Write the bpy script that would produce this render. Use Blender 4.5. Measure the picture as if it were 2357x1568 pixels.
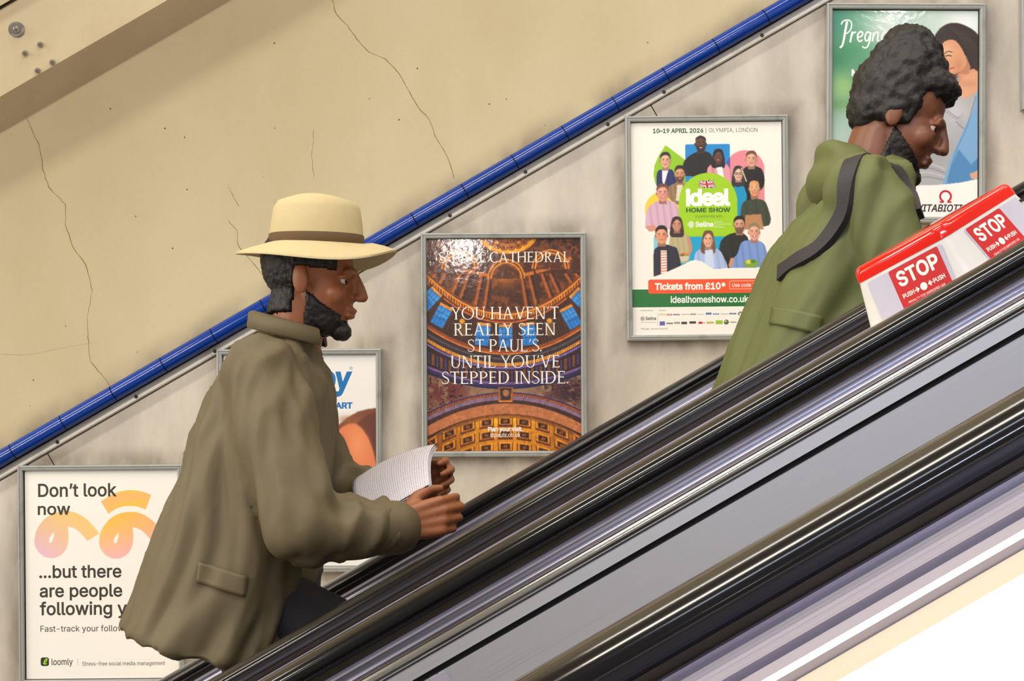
import bpy, bmesh, math, random
import numpy as np
from mathutils import Vector, Matrix, noise
from mathutils.geometry import tessellate_polygon

random.seed(7)
for _o in list(bpy.data.objects):
    bpy.data.objects.remove(_o)
SC = bpy.context.scene
COL = SC.collection

# ------------------------------------------------------------------ camera
# d = distance from the camera plane towards the poster wall, s = along the incline, n = square to the incline
F = 3924.0                       # focal length in pixels of the 2357 px frame
CAMZ, DW = 3.0, 4.6              # camera height, distance to the poster wall (wall plane is Y = 0)
CA, SA = math.cos(math.radians(30)), math.sin(math.radians(30))
cam_data = bpy.data.cameras.new('camera')
cam_data.sensor_width = 36.0
cam_data.lens = F / 2357.0 * 36.0
cam_data.shift_y = 142.0 / 2357.0
cam_data.clip_start = 0.05
cam = bpy.data.objects.new('camera', cam_data)
COL.objects.link(cam)
cam.location = (0, -DW, CAMZ)
cam.rotation_euler = (math.radians(90), 0, 0)
SC.camera = cam

# ------------------------------------------------------------------ world, exposure
world = bpy.data.worlds.new('world')
SC.world = world
world.use_nodes = True
world.node_tree.nodes['Background'].inputs['Color'].default_value = (1.0, 0.93, 0.84, 1)
world.node_tree.nodes['Background'].inputs['Strength'].default_value = 0.22
SC.view_settings.view_transform = 'Standard'
SC.view_settings.look = 'None'
SC.view_settings.exposure = 0.23
SC.view_settings.gamma = 1.0
SC.view_settings.use_curve_mapping = False

SC.cycles.max_bounces = 6
SC.cycles.diffuse_bounces = 4
SC.cycles.glossy_bounces = 3

def sn(s, n, y):                 # slope coordinates -> world
    return Vector((s * CA - n * SA, y, CAMZ + s * SA + n * CA))

def area_strip(name, s0, s1, d, n, wid, aim, energy, col):
    """a fluorescent strip running along the incline; aim = (dd, dn) direction it shines"""
    L = bpy.data.lights.new(name, 'AREA')
    L.shape = 'RECTANGLE'
    L.size = s1 - s0
    L.size_y = wid
    L.energy = energy
    L.color = col
    o = bpy.data.objects.new(name, L)
    COL.objects.link(o)
    x = Vector((CA, 0, SA))
    a = Vector((-aim[1] * SA, aim[0], aim[1] * CA)).normalized()
    z = -a
    y = z.cross(x)
    o.matrix_world = Matrix((
        (x.x, y.x, z.x, 0), (x.y, y.y, z.y, 0), (x.z, y.z, z.z, 0), (0, 0, 0, 1)))
    o.location = sn((s0 + s1) / 2, n, d - DW)
    return o

WARM, COOL, NEUT = (1.0, 0.91, 0.76), (0.74, 0.80, 1.0), (1.0, 0.96, 0.90)
SEG0, SEGL, SEGP = -0.15, 1.95, 2.75          # every strip: tubes with gaps between them
for k in range(-2, 3):
    s_a = SEG0 + k * SEGP
    area_strip('ceiling_tube_light', s_a, s_a + SEGL, 1.74, 2.50, 0.20, (0.12, -1), 50, WARM)
    area_strip('ceiling_tube_light', s_a, s_a + SEGL, 3.62, 2.24, 0.24, (0.10, -1), 33, NEUT)
    area_strip('ceiling_tube_light', s_a + 0.2, s_a + SEGL, 0.55, 2.40, 0.12, (0.3, -1), 12, COOL)
w_ = area_strip('wall_tube_light', 0.6, 6.5, -0.9, 1.35, 0.07, (1, -0.75), 26, COOL)
w_.data.spread = math.radians(84)
def lamp(s, d, n, r, energy, col):
    """bracket spot on the far side of the shaft, shining across at the posters"""
    L = bpy.data.lights.new('wall_spot_light', 'SPOT')
    L.shadow_soft_size = r; L.energy = energy; L.color = col
    L.spot_size = math.radians(56); L.spot_blend = 0.6
    o = bpy.data.objects.new('wall_spot_light', L); COL.objects.link(o)
    o.location = sn(s, n, d - DW)
    o.rotation_euler = Vector((0, 1, -0.06)).to_track_quat('-Z', 'Z').to_euler()
for k in range(0, 3):
    lamp(0.21 + 2.98 * k, -0.95, 0.95, 0.05, 14, NEUT)

def srgb(r, g, b):
    def f(c):
        c = c / 255.0
        return c / 12.92 if c <= 0.04045 else ((c + 0.055) / 1.055) ** 2.4
    return (f(r), f(g), f(b), 1.0)

# ------------------------------------------------------------------ helpers
def px(x, y, d):                 # the point at distance d that a measured pixel belongs to
    return Vector(((x - 1178.5) * d / F, d - DW, CAMZ + (926.0 - y) * d / F))

def px_sn(x, y):                 # (s, n) per unit distance
    u, v = (x - 1178.5) / F, (926.0 - y) / F
    return u * CA + v * SA, -u * SA + v * CA

def link(o, parent=None):
    COL.objects.link(o)
    if parent is not None:
        o.parent = parent
    return o

def tag(o, label=None, cat=None, group=None, kind=None):
    if label: o['label'] = label
    if cat: o['category'] = cat
    if group: o['group'] = group
    if kind: o['kind'] = kind
    return o

def empty(name, loc=(0, 0, 0)):
    o = bpy.data.objects.new(name, None)
    o.empty_display_size = 0.1
    link(o)
    o.location = loc
    return o

def keep(o, parent):             # parent without moving the child
    o.parent = parent
    o.matrix_parent_inverse = Matrix.Translation(-Vector(parent.location))
    return o

def mesh_obj(name, bm, mats, parent=None, smooth=False, angle=None):
    me = bpy.data.meshes.new(name)
    bm.normal_update()
    bm.to_mesh(me)
    bm.free()
    if not isinstance(mats, (list, tuple)):
        mats = [mats]
    for m in mats:
        me.materials.append(m)
    if smooth:
        for p in me.polygons: p.use_smooth = True
        if angle: me.set_sharp_from_angle(angle=math.radians(angle))
    o = bpy.data.objects.new(name, me)
    COL.objects.link(o)
    if parent is not None:
        keep(o, parent)
    return o

def extrude(bm, prof, s0, s1, closed=True, cap=True, mat=0):
    """profile [(d, n)...] swept along the incline"""
    a = [bm.verts.new(sn(s0, n, d - DW)) for d, n in prof]
    b = [bm.verts.new(sn(s1, n, d - DW)) for d, n in prof]
    k = len(prof)
    fs = []
    for i in range(k if closed else k - 1):
        j = (i + 1) % k
        fs.append(bm.faces.new((a[i], a[j], b[j], b[i])))
    if closed and cap:
        fs.append(bm.faces.new(a[::-1])); fs.append(bm.faces.new(b))
    for f in fs: f.material_index = mat
    return fs

def fix(bm):
    bmesh.ops.recalc_face_normals(bm, faces=bm.faces[:])

def swept(name, prof, s0, s1, m, parent=None, closed=True, smooth=False, angle=35):
    bm = bmesh.new()
    extrude(bm, prof, s0, s1, closed)
    if closed: fix(bm)
    return mesh_obj(name, bm, m, parent, smooth, angle)

def box(bm, c, size, M=None, bevel=0.0):
    r = bmesh.ops.create_cube(bm, size=1.0)
    vs = r['verts']
    bmesh.ops.scale(bm, vec=size, verts=vs)
    if bevel:
        es = list({e for v in vs for e in v.link_edges})
        q = bmesh.ops.bevel(bm, geom=es, offset=bevel, segments=2, profile=0.5, affect='EDGES')
        vs = list({v for f in q['faces'] for v in f.verts} | set(v for v in vs if v.is_valid))
    T = Matrix.Translation(c) @ (M.to_4x4() if M is not None else Matrix())
    bmesh.ops.transform(bm, matrix=T, verts=vs)
    return vs

SLOPE = Matrix(((CA, 0, -SA), (0, 1, 0), (SA, 0, CA)))     # columns: along, across (Y), square to the incline

# ------------------------------------------------------------------ materials
def new_mat(name):
    m = bpy.data.materials.new(name)
    m.use_nodes = True
    nt = m.node_tree
    return m, nt, nt.nodes['Principled BSDF'], nt.nodes, nt.links

def simple(name, rgb, rough=0.5, metal=0.0, coat=0.0, spec=0.5, vary=0.06, scale=40.0, bump=0.0):
    m, nt, b, N, L = new_mat(name)
    b.inputs['Roughness'].default_value = rough
    b.inputs['Metallic'].default_value = metal
    b.inputs['Coat Weight'].default_value = coat
    b.inputs['Coat Roughness'].default_value = 0.08
    b.inputs['Specular IOR Level'].default_value = spec
    c = srgb(*rgb)
    tc = N.new('ShaderNodeTexCoord')
    nz = N.new('ShaderNodeTexNoise')
    nz.inputs['Scale'].default_value = scale
    nz.inputs['Detail'].default_value = 4
    L.new(tc.outputs['Object'], nz.inputs['Vector'])
    mx = N.new('ShaderNodeMix'); mx.data_type = 'RGBA'
    mx.inputs['A'].default_value = tuple(max(0, v * (1 - vary)) for v in c[:3]) + (1,)
    mx.inputs['B'].default_value = tuple(min(1, v * (1 + vary)) for v in c[:3]) + (1,)
    L.new(nz.outputs['Fac'], mx.inputs['Factor'])
    L.new(mx.outputs['Result'], b.inputs['Base Color'])
    if bump:
        bp = N.new('ShaderNodeBump')
        bp.inputs['Strength'].default_value = bump
        bp.inputs['Distance'].default_value = 0.004
        L.new(nz.outputs['Fac'], bp.inputs['Height'])
        L.new(bp.outputs['Normal'], b.inputs['Normal'])
    return m

def brushed(name, rgb, rough=0.32, streak=0.25, metal=1.0, bump=0.05):
    """brushed sheet metal, the grain running along the incline"""
    m, nt, b, N, L = new_mat(name)
    c = srgb(*rgb)
    b.inputs['Metallic'].default_value = metal
    tc = N.new('ShaderNodeTexCoord')
    r = N.new('ShaderNodeMapping'); r.inputs['Rotation'].default_value = (0, math.radians(30), 0)
    s = N.new('ShaderNodeMapping'); s.inputs['Scale'].default_value = (1.2, 350, 350)
    nz = N.new('ShaderNodeTexNoise'); nz.inputs['Scale'].default_value = 1.0; nz.inputs['Detail'].default_value = 5
    L.new(tc.outputs['Object'], r.inputs['Vector']); L.new(r.outputs['Vector'], s.inputs['Vector'])
    L.new(s.outputs['Vector'], nz.inputs['Vector'])
    mx = N.new('ShaderNodeMix'); mx.data_type = 'RGBA'
    mx.inputs['A'].default_value = tuple(v * (1 - streak) for v in c[:3]) + (1,)
    mx.inputs['B'].default_value = tuple(min(1, v * (1 + streak)) for v in c[:3]) + (1,)
    L.new(nz.outputs['Fac'], mx.inputs['Factor']); L.new(mx.outputs['Result'], b.inputs['Base Color'])
    mr = N.new('ShaderNodeMapRange')
    mr.inputs['To Min'].default_value = rough * 0.75; mr.inputs['To Max'].default_value = rough * 1.3
    L.new(nz.outputs['Fac'], mr.inputs['Value']); L.new(mr.outputs['Result'], b.inputs['Roughness'])
    bp = N.new('ShaderNodeBump'); bp.inputs['Strength'].default_value = bump; bp.inputs['Distance'].default_value = 0.001
    L.new(nz.outputs['Fac'], bp.inputs['Height']); L.new(bp.outputs['Normal'], b.inputs['Normal'])
    return m

def grimy(name, rgb, dirt, rough=0.55, lo=0.5, hi=0.75, scale=2.2, stretch=(1, 1, 0.6), speck=True, bump=0.12, fine=0.05, soot=None, halo=()):
    """painted surface with broad grime patches, fine grain and small dark specks"""
    m, nt, b, N, L = new_mat(name)
    b.inputs['Roughness'].default_value = rough
    tc = N.new('ShaderNodeTexCoord')
    mp = N.new('ShaderNodeMapping'); mp.inputs['Scale'].default_value = stretch
    L.new(tc.outputs['Object'], mp.inputs['Vector'])
    n1 = N.new('ShaderNodeTexNoise'); n1.inputs['Scale'].default_value = scale; n1.inputs['Detail'].default_value = 6
    n1.inputs['Roughness'].default_value = 0.6
    L.new(mp.outputs['Vector'], n1.inputs['Vector'])
    cr = N.new('ShaderNodeValToRGB')
    cr.color_ramp.elements[0].position = lo; cr.color_ramp.elements[0].color = (0, 0, 0, 1)
    cr.color_ramp.elements[1].position = hi; cr.color_ramp.elements[1].color = (1, 1, 1, 1)
    L.new(n1.outputs['Fac'], cr.inputs['Fac'])
    mx = N.new('ShaderNodeMix'); mx.data_type = 'RGBA'
    mx.inputs['A'].default_value = srgb(*rgb); mx.inputs['B'].default_value = srgb(*dirt)
    L.new(cr.outputs['Color'], mx.inputs['Factor'])
    n2 = N.new('ShaderNodeTexNoise'); n2.inputs['Scale'].default_value = 260; n2.inputs['Detail'].default_value = 3
    L.new(tc.outputs['Object'], n2.inputs['Vector'])
    mr = N.new('ShaderNodeMapRange'); mr.inputs['To Min'].default_value = 1 - fine; mr.inputs['To Max'].default_value = 1 + fine
    L.new(n2.outputs['Fac'], mr.inputs['Value'])
    mu = N.new('ShaderNodeMix'); mu.data_type = 'RGBA'; mu.blend_type = 'MULTIPLY'; mu.inputs['Factor'].default_value = 1
    L.new(mx.outputs['Result'], mu.inputs['A']); L.new(mr.outputs['Result'], mu.inputs['B'])
    out = mu.outputs['Result']
    if speck:
        v = N.new('ShaderNodeTexVoronoi'); v.inputs['Scale'].default_value = 21; v.inputs['Randomness'].default_value = 1
        L.new(tc.outputs['Object'], v.inputs['Vector'])
        r2 = N.new('ShaderNodeValToRGB')
        r2.color_ramp.elements[0].position = 0.035; r2.color_ramp.elements[0].color = (1, 1, 1, 1)
        r2.color_ramp.elements[1].position = 0.055; r2.color_ramp.elements[1].color = (0, 0, 0, 1)
        L.new(v.outputs['Distance'], r2.inputs['Fac'])
        sp = N.new('ShaderNodeSeparateColor'); L.new(v.outputs['Color'], sp.inputs['Color'])
        gt = N.new('ShaderNodeMath'); gt.operation = 'GREATER_THAN'; gt.inputs[1].default_value = 0.62
        L.new(sp.outputs['Red'], gt.inputs[0])
        ml = N.new('ShaderNodeMath'); ml.operation = 'MULTIPLY'
        L.new(r2.outputs['Color'], ml.inputs[0]); L.new(gt.outputs[0], ml.inputs[1])
        ms = N.new('ShaderNodeMix'); ms.data_type = 'RGBA'
        ms.inputs['B'].default_value = srgb(70, 58, 40)
        L.new(ml.outputs[0], ms.inputs['Factor']); L.new(out, ms.inputs['A'])
        out = ms.outputs['Result']
    def math2(op, a, c):
        q = N.new('ShaderNodeMath'); q.operation = op
        for i, v in enumerate((a, c)):
            if v is None: continue
            if isinstance(v, (int, float)): q.inputs[i].default_value = v
            else: L.new(v, q.inputs[i])
        return q.outputs[0]
    def fade(v, a, c):               # 1 at a, 0 at c
        q = N.new('ShaderNodeMapRange'); q.interpolation_type = 'SMOOTHSTEP'
        q.inputs['From Min'].default_value = a; q.inputs['From Max'].default_value = c
        q.inputs['To Min'].default_value = 1; q.inputs['To Max'].default_value = 0
        L.new(v, q.inputs['Value']); return q.outputs['Result']
    mask = None
    if soot is not None:             # soot line collecting above the tiles
        dp = N.new('ShaderNodeVectorMath'); dp.operation = 'DOT_PRODUCT'
        dp.inputs[1].default_value = (-SA, 0, CA); L.new(tc.outputs['Object'], dp.inputs[0])
        q = math2('SUBTRACT', dp.outputs['Value'], CAMZ * CA + soot[0])
        mask = fade(q, 0.0, soot[1])
    for (cx, cz, hx, hz) in halo:    # grime and soft frame shadow, both painted round the poster frames
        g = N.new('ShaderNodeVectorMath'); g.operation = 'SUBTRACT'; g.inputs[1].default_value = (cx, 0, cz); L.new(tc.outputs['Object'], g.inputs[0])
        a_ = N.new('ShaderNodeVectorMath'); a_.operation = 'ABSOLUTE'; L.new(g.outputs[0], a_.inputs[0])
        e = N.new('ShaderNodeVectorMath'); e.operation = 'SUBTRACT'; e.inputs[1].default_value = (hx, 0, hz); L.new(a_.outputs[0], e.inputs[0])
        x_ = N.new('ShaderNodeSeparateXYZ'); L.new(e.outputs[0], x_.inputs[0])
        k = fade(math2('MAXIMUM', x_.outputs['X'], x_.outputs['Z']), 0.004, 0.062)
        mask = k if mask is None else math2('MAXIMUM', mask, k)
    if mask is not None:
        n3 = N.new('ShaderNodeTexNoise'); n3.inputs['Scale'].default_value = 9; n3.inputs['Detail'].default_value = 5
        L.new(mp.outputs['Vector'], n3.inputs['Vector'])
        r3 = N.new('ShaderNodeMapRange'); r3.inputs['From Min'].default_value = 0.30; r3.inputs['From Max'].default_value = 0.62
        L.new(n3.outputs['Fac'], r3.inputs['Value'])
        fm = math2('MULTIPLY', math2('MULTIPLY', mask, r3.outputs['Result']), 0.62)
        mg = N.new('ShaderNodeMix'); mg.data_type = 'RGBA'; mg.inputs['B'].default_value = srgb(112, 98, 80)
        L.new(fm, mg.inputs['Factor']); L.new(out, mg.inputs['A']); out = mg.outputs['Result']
    L.new(out, b.inputs['Base Color'])
    bp = N.new('ShaderNodeBump'); bp.inputs['Strength'].default_value = bump; bp.inputs['Distance'].default_value = 0.003
    L.new(n1.outputs['Fac'], bp.inputs['Height']); L.new(bp.outputs['Normal'], b.inputs['Normal'])
    return m

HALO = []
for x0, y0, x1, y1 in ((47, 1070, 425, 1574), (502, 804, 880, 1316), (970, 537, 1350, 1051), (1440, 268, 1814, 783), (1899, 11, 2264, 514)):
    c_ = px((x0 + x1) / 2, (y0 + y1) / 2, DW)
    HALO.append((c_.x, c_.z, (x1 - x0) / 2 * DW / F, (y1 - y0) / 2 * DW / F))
M_VAULT = grimy('cream_plaster', (204, 189, 154), (187, 170, 132), lo=0.42, hi=0.8, scale=1.4, soot=(0.572, 0.07))
M_RIB = grimy('cream_paint', (222, 205, 170), (205, 186, 150), lo=0.4, hi=0.8, scale=3, speck=False)
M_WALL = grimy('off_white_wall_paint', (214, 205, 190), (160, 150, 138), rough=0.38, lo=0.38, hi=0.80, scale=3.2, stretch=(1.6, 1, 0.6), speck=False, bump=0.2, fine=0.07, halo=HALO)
M_JOINT = simple('dark_joint', (60, 54, 46), 0.9)
M_TILE = simple('cobalt_glazed_tile', (0, 52, 140), 0.14, coat=0.25, spec=0.4, vary=0.15, scale=9)
M_TRIM = grimy('off_white_strip_paint', (232, 226, 214), (170, 160, 144), rough=0.4, scale=14, lo=0.5, hi=0.85, speck=False)
M_STEEL = simple('dull_steel', (176, 172, 164), 0.3, metal=0.9, vary=0.2)
M_DARKSTEEL = simple('dark_steel', (84, 78, 70), 0.35, metal=0.9, vary=0.2)
M_RUBBER = simple('black_handrail_rubber', (20, 19, 20), 0.13, spec=0.5, vary=0.2, scale=90)
M_ALU = brushed('brushed_aluminium', (198, 192, 208), 0.38, 0.10, metal=0.6)
M_ALUP = brushed('brushed_aluminium_panel', (192, 191, 193), 0.45, 0.07, metal=0.75)
M_ALUD = brushed('dark_aluminium', (120, 118, 130), 0.3, 0.12)
M_BEAD = simple('polished_aluminium_bead', (225, 222, 215), 0.14, metal=1.0, vary=0.03)
M_BLACK = simple('black_gap', (16, 16, 18), 0.7)
M_CREAMDECK = simple('cream_deck_paint', (248, 243, 230), 0.4, vary=0.04, scale=5)
M_BEIGE = simple('beige_deck_and_shade_band', (206, 194, 172), 0.45, vary=0.06, scale=9)  # filler colour, also the shade painted beside the cream cover
M_STEP = simple('dark_step_metal', (70, 70, 72), 0.5, metal=0.8, vary=0.2)
M_FRAME = grimy('grey_green_frame_paint', (162, 164, 160), (116, 116, 108), rough=0.35, scale=20, lo=0.55, hi=0.85, speck=False, fine=0.03)
# ------------------------------------------------------------------ the setting
S0, S1 = -4.6, 6.6

# poster wall: cladding panels with joints square to the incline, over a dark backing
wall = swept('wall_back', [(4.606, -1.3), (4.606, 0.6), (4.75, 0.6), (4.75, -1.3)], S0, S1, M_JOINT)
tag(wall, kind='structure')
j1 = px_sn(1513, 268)[0] * DW
cuts = [S0, j1 - 1.88 * 2, j1 - 1.88, j1, j1 + 1.88, j1 + 1.88 * 2, S1]
for a, b in zip(cuts[:-1], cuts[1:]):
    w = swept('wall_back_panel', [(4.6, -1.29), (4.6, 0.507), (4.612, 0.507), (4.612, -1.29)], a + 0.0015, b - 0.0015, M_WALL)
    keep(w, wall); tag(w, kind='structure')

# painted strip under the tiles with its screws
trim = swept('trim_1', [(4.594, 0.509), (4.590, 0.512), (4.590, 0.530), (4.594, 0.533), (4.62, 0.533), (4.62, 0.509)], S0, S1, M_TRIM)
tag(trim, kind='structure')
def screw(name, c, nrm, r, h, m, parent, socket=True):
    bm = bmesh.new()
    z = Vector(nrm).normalized()
    q = z.to_track_quat('Z', 'Y').to_matrix()
    prof = [(r, 0), (r * 0.98, h * 0.5), (r * 0.75, h * 0.92), (r * 0.5, h)]
    if socket: prof += [(r * 0.34, h), (r * 0.3, h * 0.25)]
    prof += [(0.0001, prof[-1][1])]
    rings = [[bm.verts.new(Vector(c) + q @ Vector((rr * math.cos(t), rr * math.sin(t), hh)))
              for t in [i * math.tau / 14 for i in range(14)]] for rr, hh in prof]
    for a, b in zip(rings[:-1], rings[1:]):
        for i in range(14):
            f = bm.faces.new((a[i], a[(i + 1) % 14], b[(i + 1) % 14], b[i]))
    bm.faces.new(rings[-1])
    return mesh_obj(name, bm, m, parent, True, 40)
ss = [px_sn(x, y)[0] * DW for x, y in ((134, 1017), (315, 913), (1036, 497), (1210, 398), (1400, 290), (1528, 214), (1755, 87))]
ss += [ss[1] + 0.245, ss[1] + 0.49]
for s in ss:
    screw('screw', sn(s, 0.519, 4.5905 - DW), (0, -1, 0), 0.0052, 0.003, M_DARKSTEEL, trim)

# cobalt half-round cornice tiles, every one its own piece
tile_root = empty('trim_2', sn(0, 0.55, -0.02)); tag(tile_root, kind='structure')
tp = [(4.6, 0.578), (4.582, 0.578), (4.571, 0.575), (4.563, 0.568), (4.558, 0.557), (4.558, 0.548), (4.562, 0.541), (4.568, 0.5345), (4.6, 0.5345)]
t0 = px_sn(1190, 352 + 32)[0] * DW
LT = 0.1555
k0 = int((-2.3 - t0) / LT)
for k in range(k0, k0 + 31):
    a = t0 + k * LT
    swept('cornice_tile', tp, a + 0.0014, a + LT - 0.0014, M_TILE, tile_root, smooth=True, angle=50)
M_GROUT = simple('dark_grout', (22, 24, 34), 0.9)
gr = swept('grout', [(d + 0.004, n) for d, n in tp], S0, S1, M_GROUT, tile_root)

# plaster vault
VA, VB, VC, VN = 2.86, 2.40, 1.74, 0.55
def vault_pt(th, off=0.0):
    c, s = math.cos(th), math.sin(th)
    nx, ny = c / VA, s / VB
    l = math.hypot(nx, ny)
    return VC + VA * c - off * nx / l, VN + VB * s - off * ny / l
def vault_hit(r, off=0.0):       # angle at which n/d = r
    lo, hi = 0.0, 1.2
    for _ in range(60):
        mid = (lo + hi) / 2
        d, n = vault_pt(mid, off)
        if n / d < r: lo = mid
        else: hi = mid
    return (lo + hi) / 2
bm = bmesh.new()
inner = [vault_pt(i * math.pi / 90 - 0.02 + 0.022) for i in range(0, 53)]
outer = [vault_pt(i * math.pi / 90, -0.15) for i in range(0, 53)]
extrude(bm, [(4.6, 0.57)] + inner[1:] + outer[::-1], S0, S1)
fix(bm)
vault = mesh_obj('ceiling', bm, M_VAULT, None, True, 30)
tag(vault, kind='structure')
# shaft floor
fl = swept('floor', [(4.75, -1.3), (-1.27, -1.3), (-1.27, -1.4), (4.75, -1.4)], S0, S1, M_JOINT); tag(fl, kind='structure')

# boxed rib across the top of the vault, bolted on
RO = 0.085
th_a, th_b = vault_hit(0.3054, RO), vault_hit(0.3495, RO)
rp = [vault_pt(th_a, RO)] + [vault_pt(th_a + (th_b - th_a) * i / 6, RO) for i in range(1, 7)]
rp += [vault_pt(th_b, -0.01), vault_pt(vault_hit(0.2866), -0.002)]
rib = swept('trim_3', rp, S0, S1, M_RIB); tag(rib, kind='structure')
th_c = vault_hit(0.3515, RO + 0.01)
rib2 = swept('trim_4', [vault_pt(th_c + 0.08 * i, RO + 0.01) for i in range(7)] + [vault_pt(th_c + 0.48, -0.01), vault_pt(th_c, -0.01)], S0, S1, M_RIB)
tag(rib2, kind='structure')
def on_vault(x, y, off):
    s, n = px_sn(x, y)
    th = vault_hit(n, off)
    d, nn = vault_pt(th, off)
    c, si = math.cos(th), math.sin(th)
    nx, ny = -c / VA, -si / VB
    l = math.hypot(nx, ny); nx /= l; ny /= l
    return sn(s * d, nn, d - DW), Vector((-ny * SA, nx, ny * CA))
for x, y in ((57, 122), (92, 102), (86, 162), (120, 143)):
    c, nr = on_vault(x, y, RO)
    screw('bolt', c, nr, 0.0075, 0.007, M_STEEL, rib)
c, nr = on_vault(38, 68, RO)
screw('cover_plate', c, nr, 0.0205, 0.003, M_STEEL, rib, socket=False)
screw('bolt', c + nr * 0.003, nr, 0.0095, 0.008, M_STEEL, rib)

# hairline cracks in the plaster
M_CRACK = simple('crack', (122, 100, 68), 0.9)
def crack(pts, w=0.0016, off=0.0):
    bm = bmesh.new()
    fine = []
    for (x0, y0), (x1, y1) in zip(pts[:-1], pts[1:]):
        k = max(2, int(math.hypot(x1 - x0, y1 - y0) / 9))
        for i in range(k):
            t = i / k
            fine.append((x0 + (x1 - x0) * t + random.uniform(-1.6, 1.6), y0 + (y1 - y0) * t))
    fine.append(pts[-1])
    prev = None
    for x, y in fine:
        c, nr = on_vault(x, y, off + 0.0007)
        e = Vector((CA, 0, SA)) * w * random.uniform(0.22, 0.6)
        cur = (bm.verts.new(c - e), bm.verts.new(c + e))
        if prev: bm.faces.new((prev[0], prev[1], cur[1], cur[0]))
        prev = cur
    return mesh_obj('crack', bm, M_CRACK, vault)
crack([(52, 215), (55, 255), (70, 290), (92, 340), (98, 390), (112, 430), (150, 470), (152, 520), (168, 570), (198, 610), (212, 670), (200, 740), (206, 830), (232, 860), (252, 888)])
crack([(765, 0), (775, 35), (800, 58), (820, 90), (850, 120), (888, 136), (918, 170), (945, 215), (968, 255), (985, 270), (1000, 310), (1022, 345), (1038, 385), (1045, 410)])
crack([(525, 430), (550, 475)], 0.0011)
crack([(525, 508), (545, 530), (548, 565), (610, 640)], 0.0013)
crack([(0, 815), (60, 818), (150, 800), (210, 790)], 0.0009)
crack([(722, 300), (718, 360), (722, 410)], 0.0009)

# ------------------------------------------------------------------ escalators
RT = -0.160                       # handrail top in n
def rail_profile(dr):
    """handrail section: 80 mm wide, 33 mm thick, crowned top, round lips curled under"""
    pts = []
    th = 0.033
    for i in range(0, 33):        # rounded crown and lips
        t = math.pi - (math.pi * 1.0) * i / 32
        c, q = math.cos(t), math.sin(t)
        pts.append((0.040 * math.copysign(abs(c) ** 1.0, c), -0.019 + 0.019 * abs(q) ** 1.0))
    for i in range(1, 7):
        t = -i * math.pi / 2 / 6
        pts.append((0.029 + 0.011 * math.cos(t), -0.019 + 0.014 * math.sin(t)))
    pts += [(0.018, -th), (0.018, -0.026), (-0.018, -0.026), (-0.018, -th)]
    for i in range(0, 6):
        t = -math.pi / 2 - i * math.pi / 2 / 6
        pts.append((-0.029 + 0.011 * math.cos(t), -0.019 + 0.014 * math.sin(t)))
    return [(dr + x, RT + y) for x, y in pts]

def balustrade(root, dr, sg, outer_w):
    """sg = +1: the steps lie on the far side (greater d), -1: on the camera side"""
    P = lambda L: [(dr + sg * u, n) for u, n in L]
    swept('handrail', rail_profile(dr), S0, S1, M_RUBBER, root, smooth=True, angle=50)
    swept('handrail_guide', P([(-0.017, -0.186), (0.017, -0.186), (0.017, -0.206), (-0.017, -0.206)]), S0, S1, M_DARKSTEEL, root)
    # inner ledge, cove and rolled bead
    swept('inner_ledge', P([(-0.03, -0.202), (0.030, -0.203), (0.0345, -0.2062), (0.0345, -0.209), (-0.03, -0.209)]), S0, S1, M_ALU, root)
    cove = [(0.0340, -0.209), (0.0345, -0.214), (0.0365, -0.219), (0.0405, -0.2225), (0.046, -0.2235)]
    swept('cove_strip', P(cove + [(0.046, -0.228), (0.0, -0.228), (0.0, -0.209)]), S0, S1, M_ALUD, root, smooth=True, angle=45)
    bead = [(0.046, -0.2235)] + [(0.048 + 0.0095 * math.cos(a), -0.2325 + 0.009 * math.sin(a)) for a in [math.pi / 2 - i * math.pi / 10 for i in range(11)]]
    swept('bead', P(bead + [(0.0, -0.2415), (0.0, -0.2235)]), S0, S1, M_BEAD, root, smooth=True, angle=60)
    swept('upper_strip', P([(0.052, -0.2415), (0.056, -0.243), (0.0585, -0.2595), (0.0, -0.2595), (0.0, -0.2415)]), S0, S1, M_ALUP, root)
    swept('shadow_gap', P([(0.047, -0.2595), (0.047, -0.268), (0.0, -0.268), (0.0, -0.2595)]), S0, S1, M_BLACK, root)
    L = 1.55
    s = S0
    k = 0
    off = -0.272
    e = [S0] + [off - 4 * L + L * i for i in range(1, 9)] + [S1]
    e = [x for x in e if S0 <= x <= S1]
    for a, b in zip(e[:-1], e[1:]):
        if b - a < 0.05: continue
        swept('balustrade_panel', P([(0.060, -0.268), (0.125, -0.82), (0.0, -0.82), (0.0, -0.268)]), a + 0.0008, b - 0.0008, M_ALUP, root)
    for x in e[1:-1]:
        swept('joint_cover', P([(0.0600, -0.2685), (0.0615, -0.2685), (0.1265, -0.82), (0.1250, -0.82)]), x - 0.012, x + 0.012, M_ALU, root)
    swept('skirt', P([(0.118, -0.82), (0.105, -1.25), (0.0, -1.25), (0.0, -0.82)]), S0, S1, M_ALUD, root)
    # outer deck
    Q = lambda L: [(dr - sg * u, n) for u, n in L]
    w = outer_w
    swept('outer_strip', Q([(0.03, -0.205), (0.110, -0.205), (0.110, -0.23), (0.0, -0.23), (0.0, -0.209), (0.03, -0.209)]), S0, S1, M_ALU, root)
    if w > 0.15:
        swept('shadow_gap', Q([(0.110, -0.2135), (0.130, -0.2135), (0.130, -0.23), (0.110, -0.23)]), S0, S1, M_ALUD, root)
        swept('edge_strip', Q([(0.130, -0.2065), (0.176, -0.2065), (0.180, -0.2015), (0.186, -0.2005), (0.1905, -0.2035), (0.1905, -0.23), (0.130, -0.23)]), S0, S1, M_ALU, root, smooth=True, angle=25)

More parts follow.
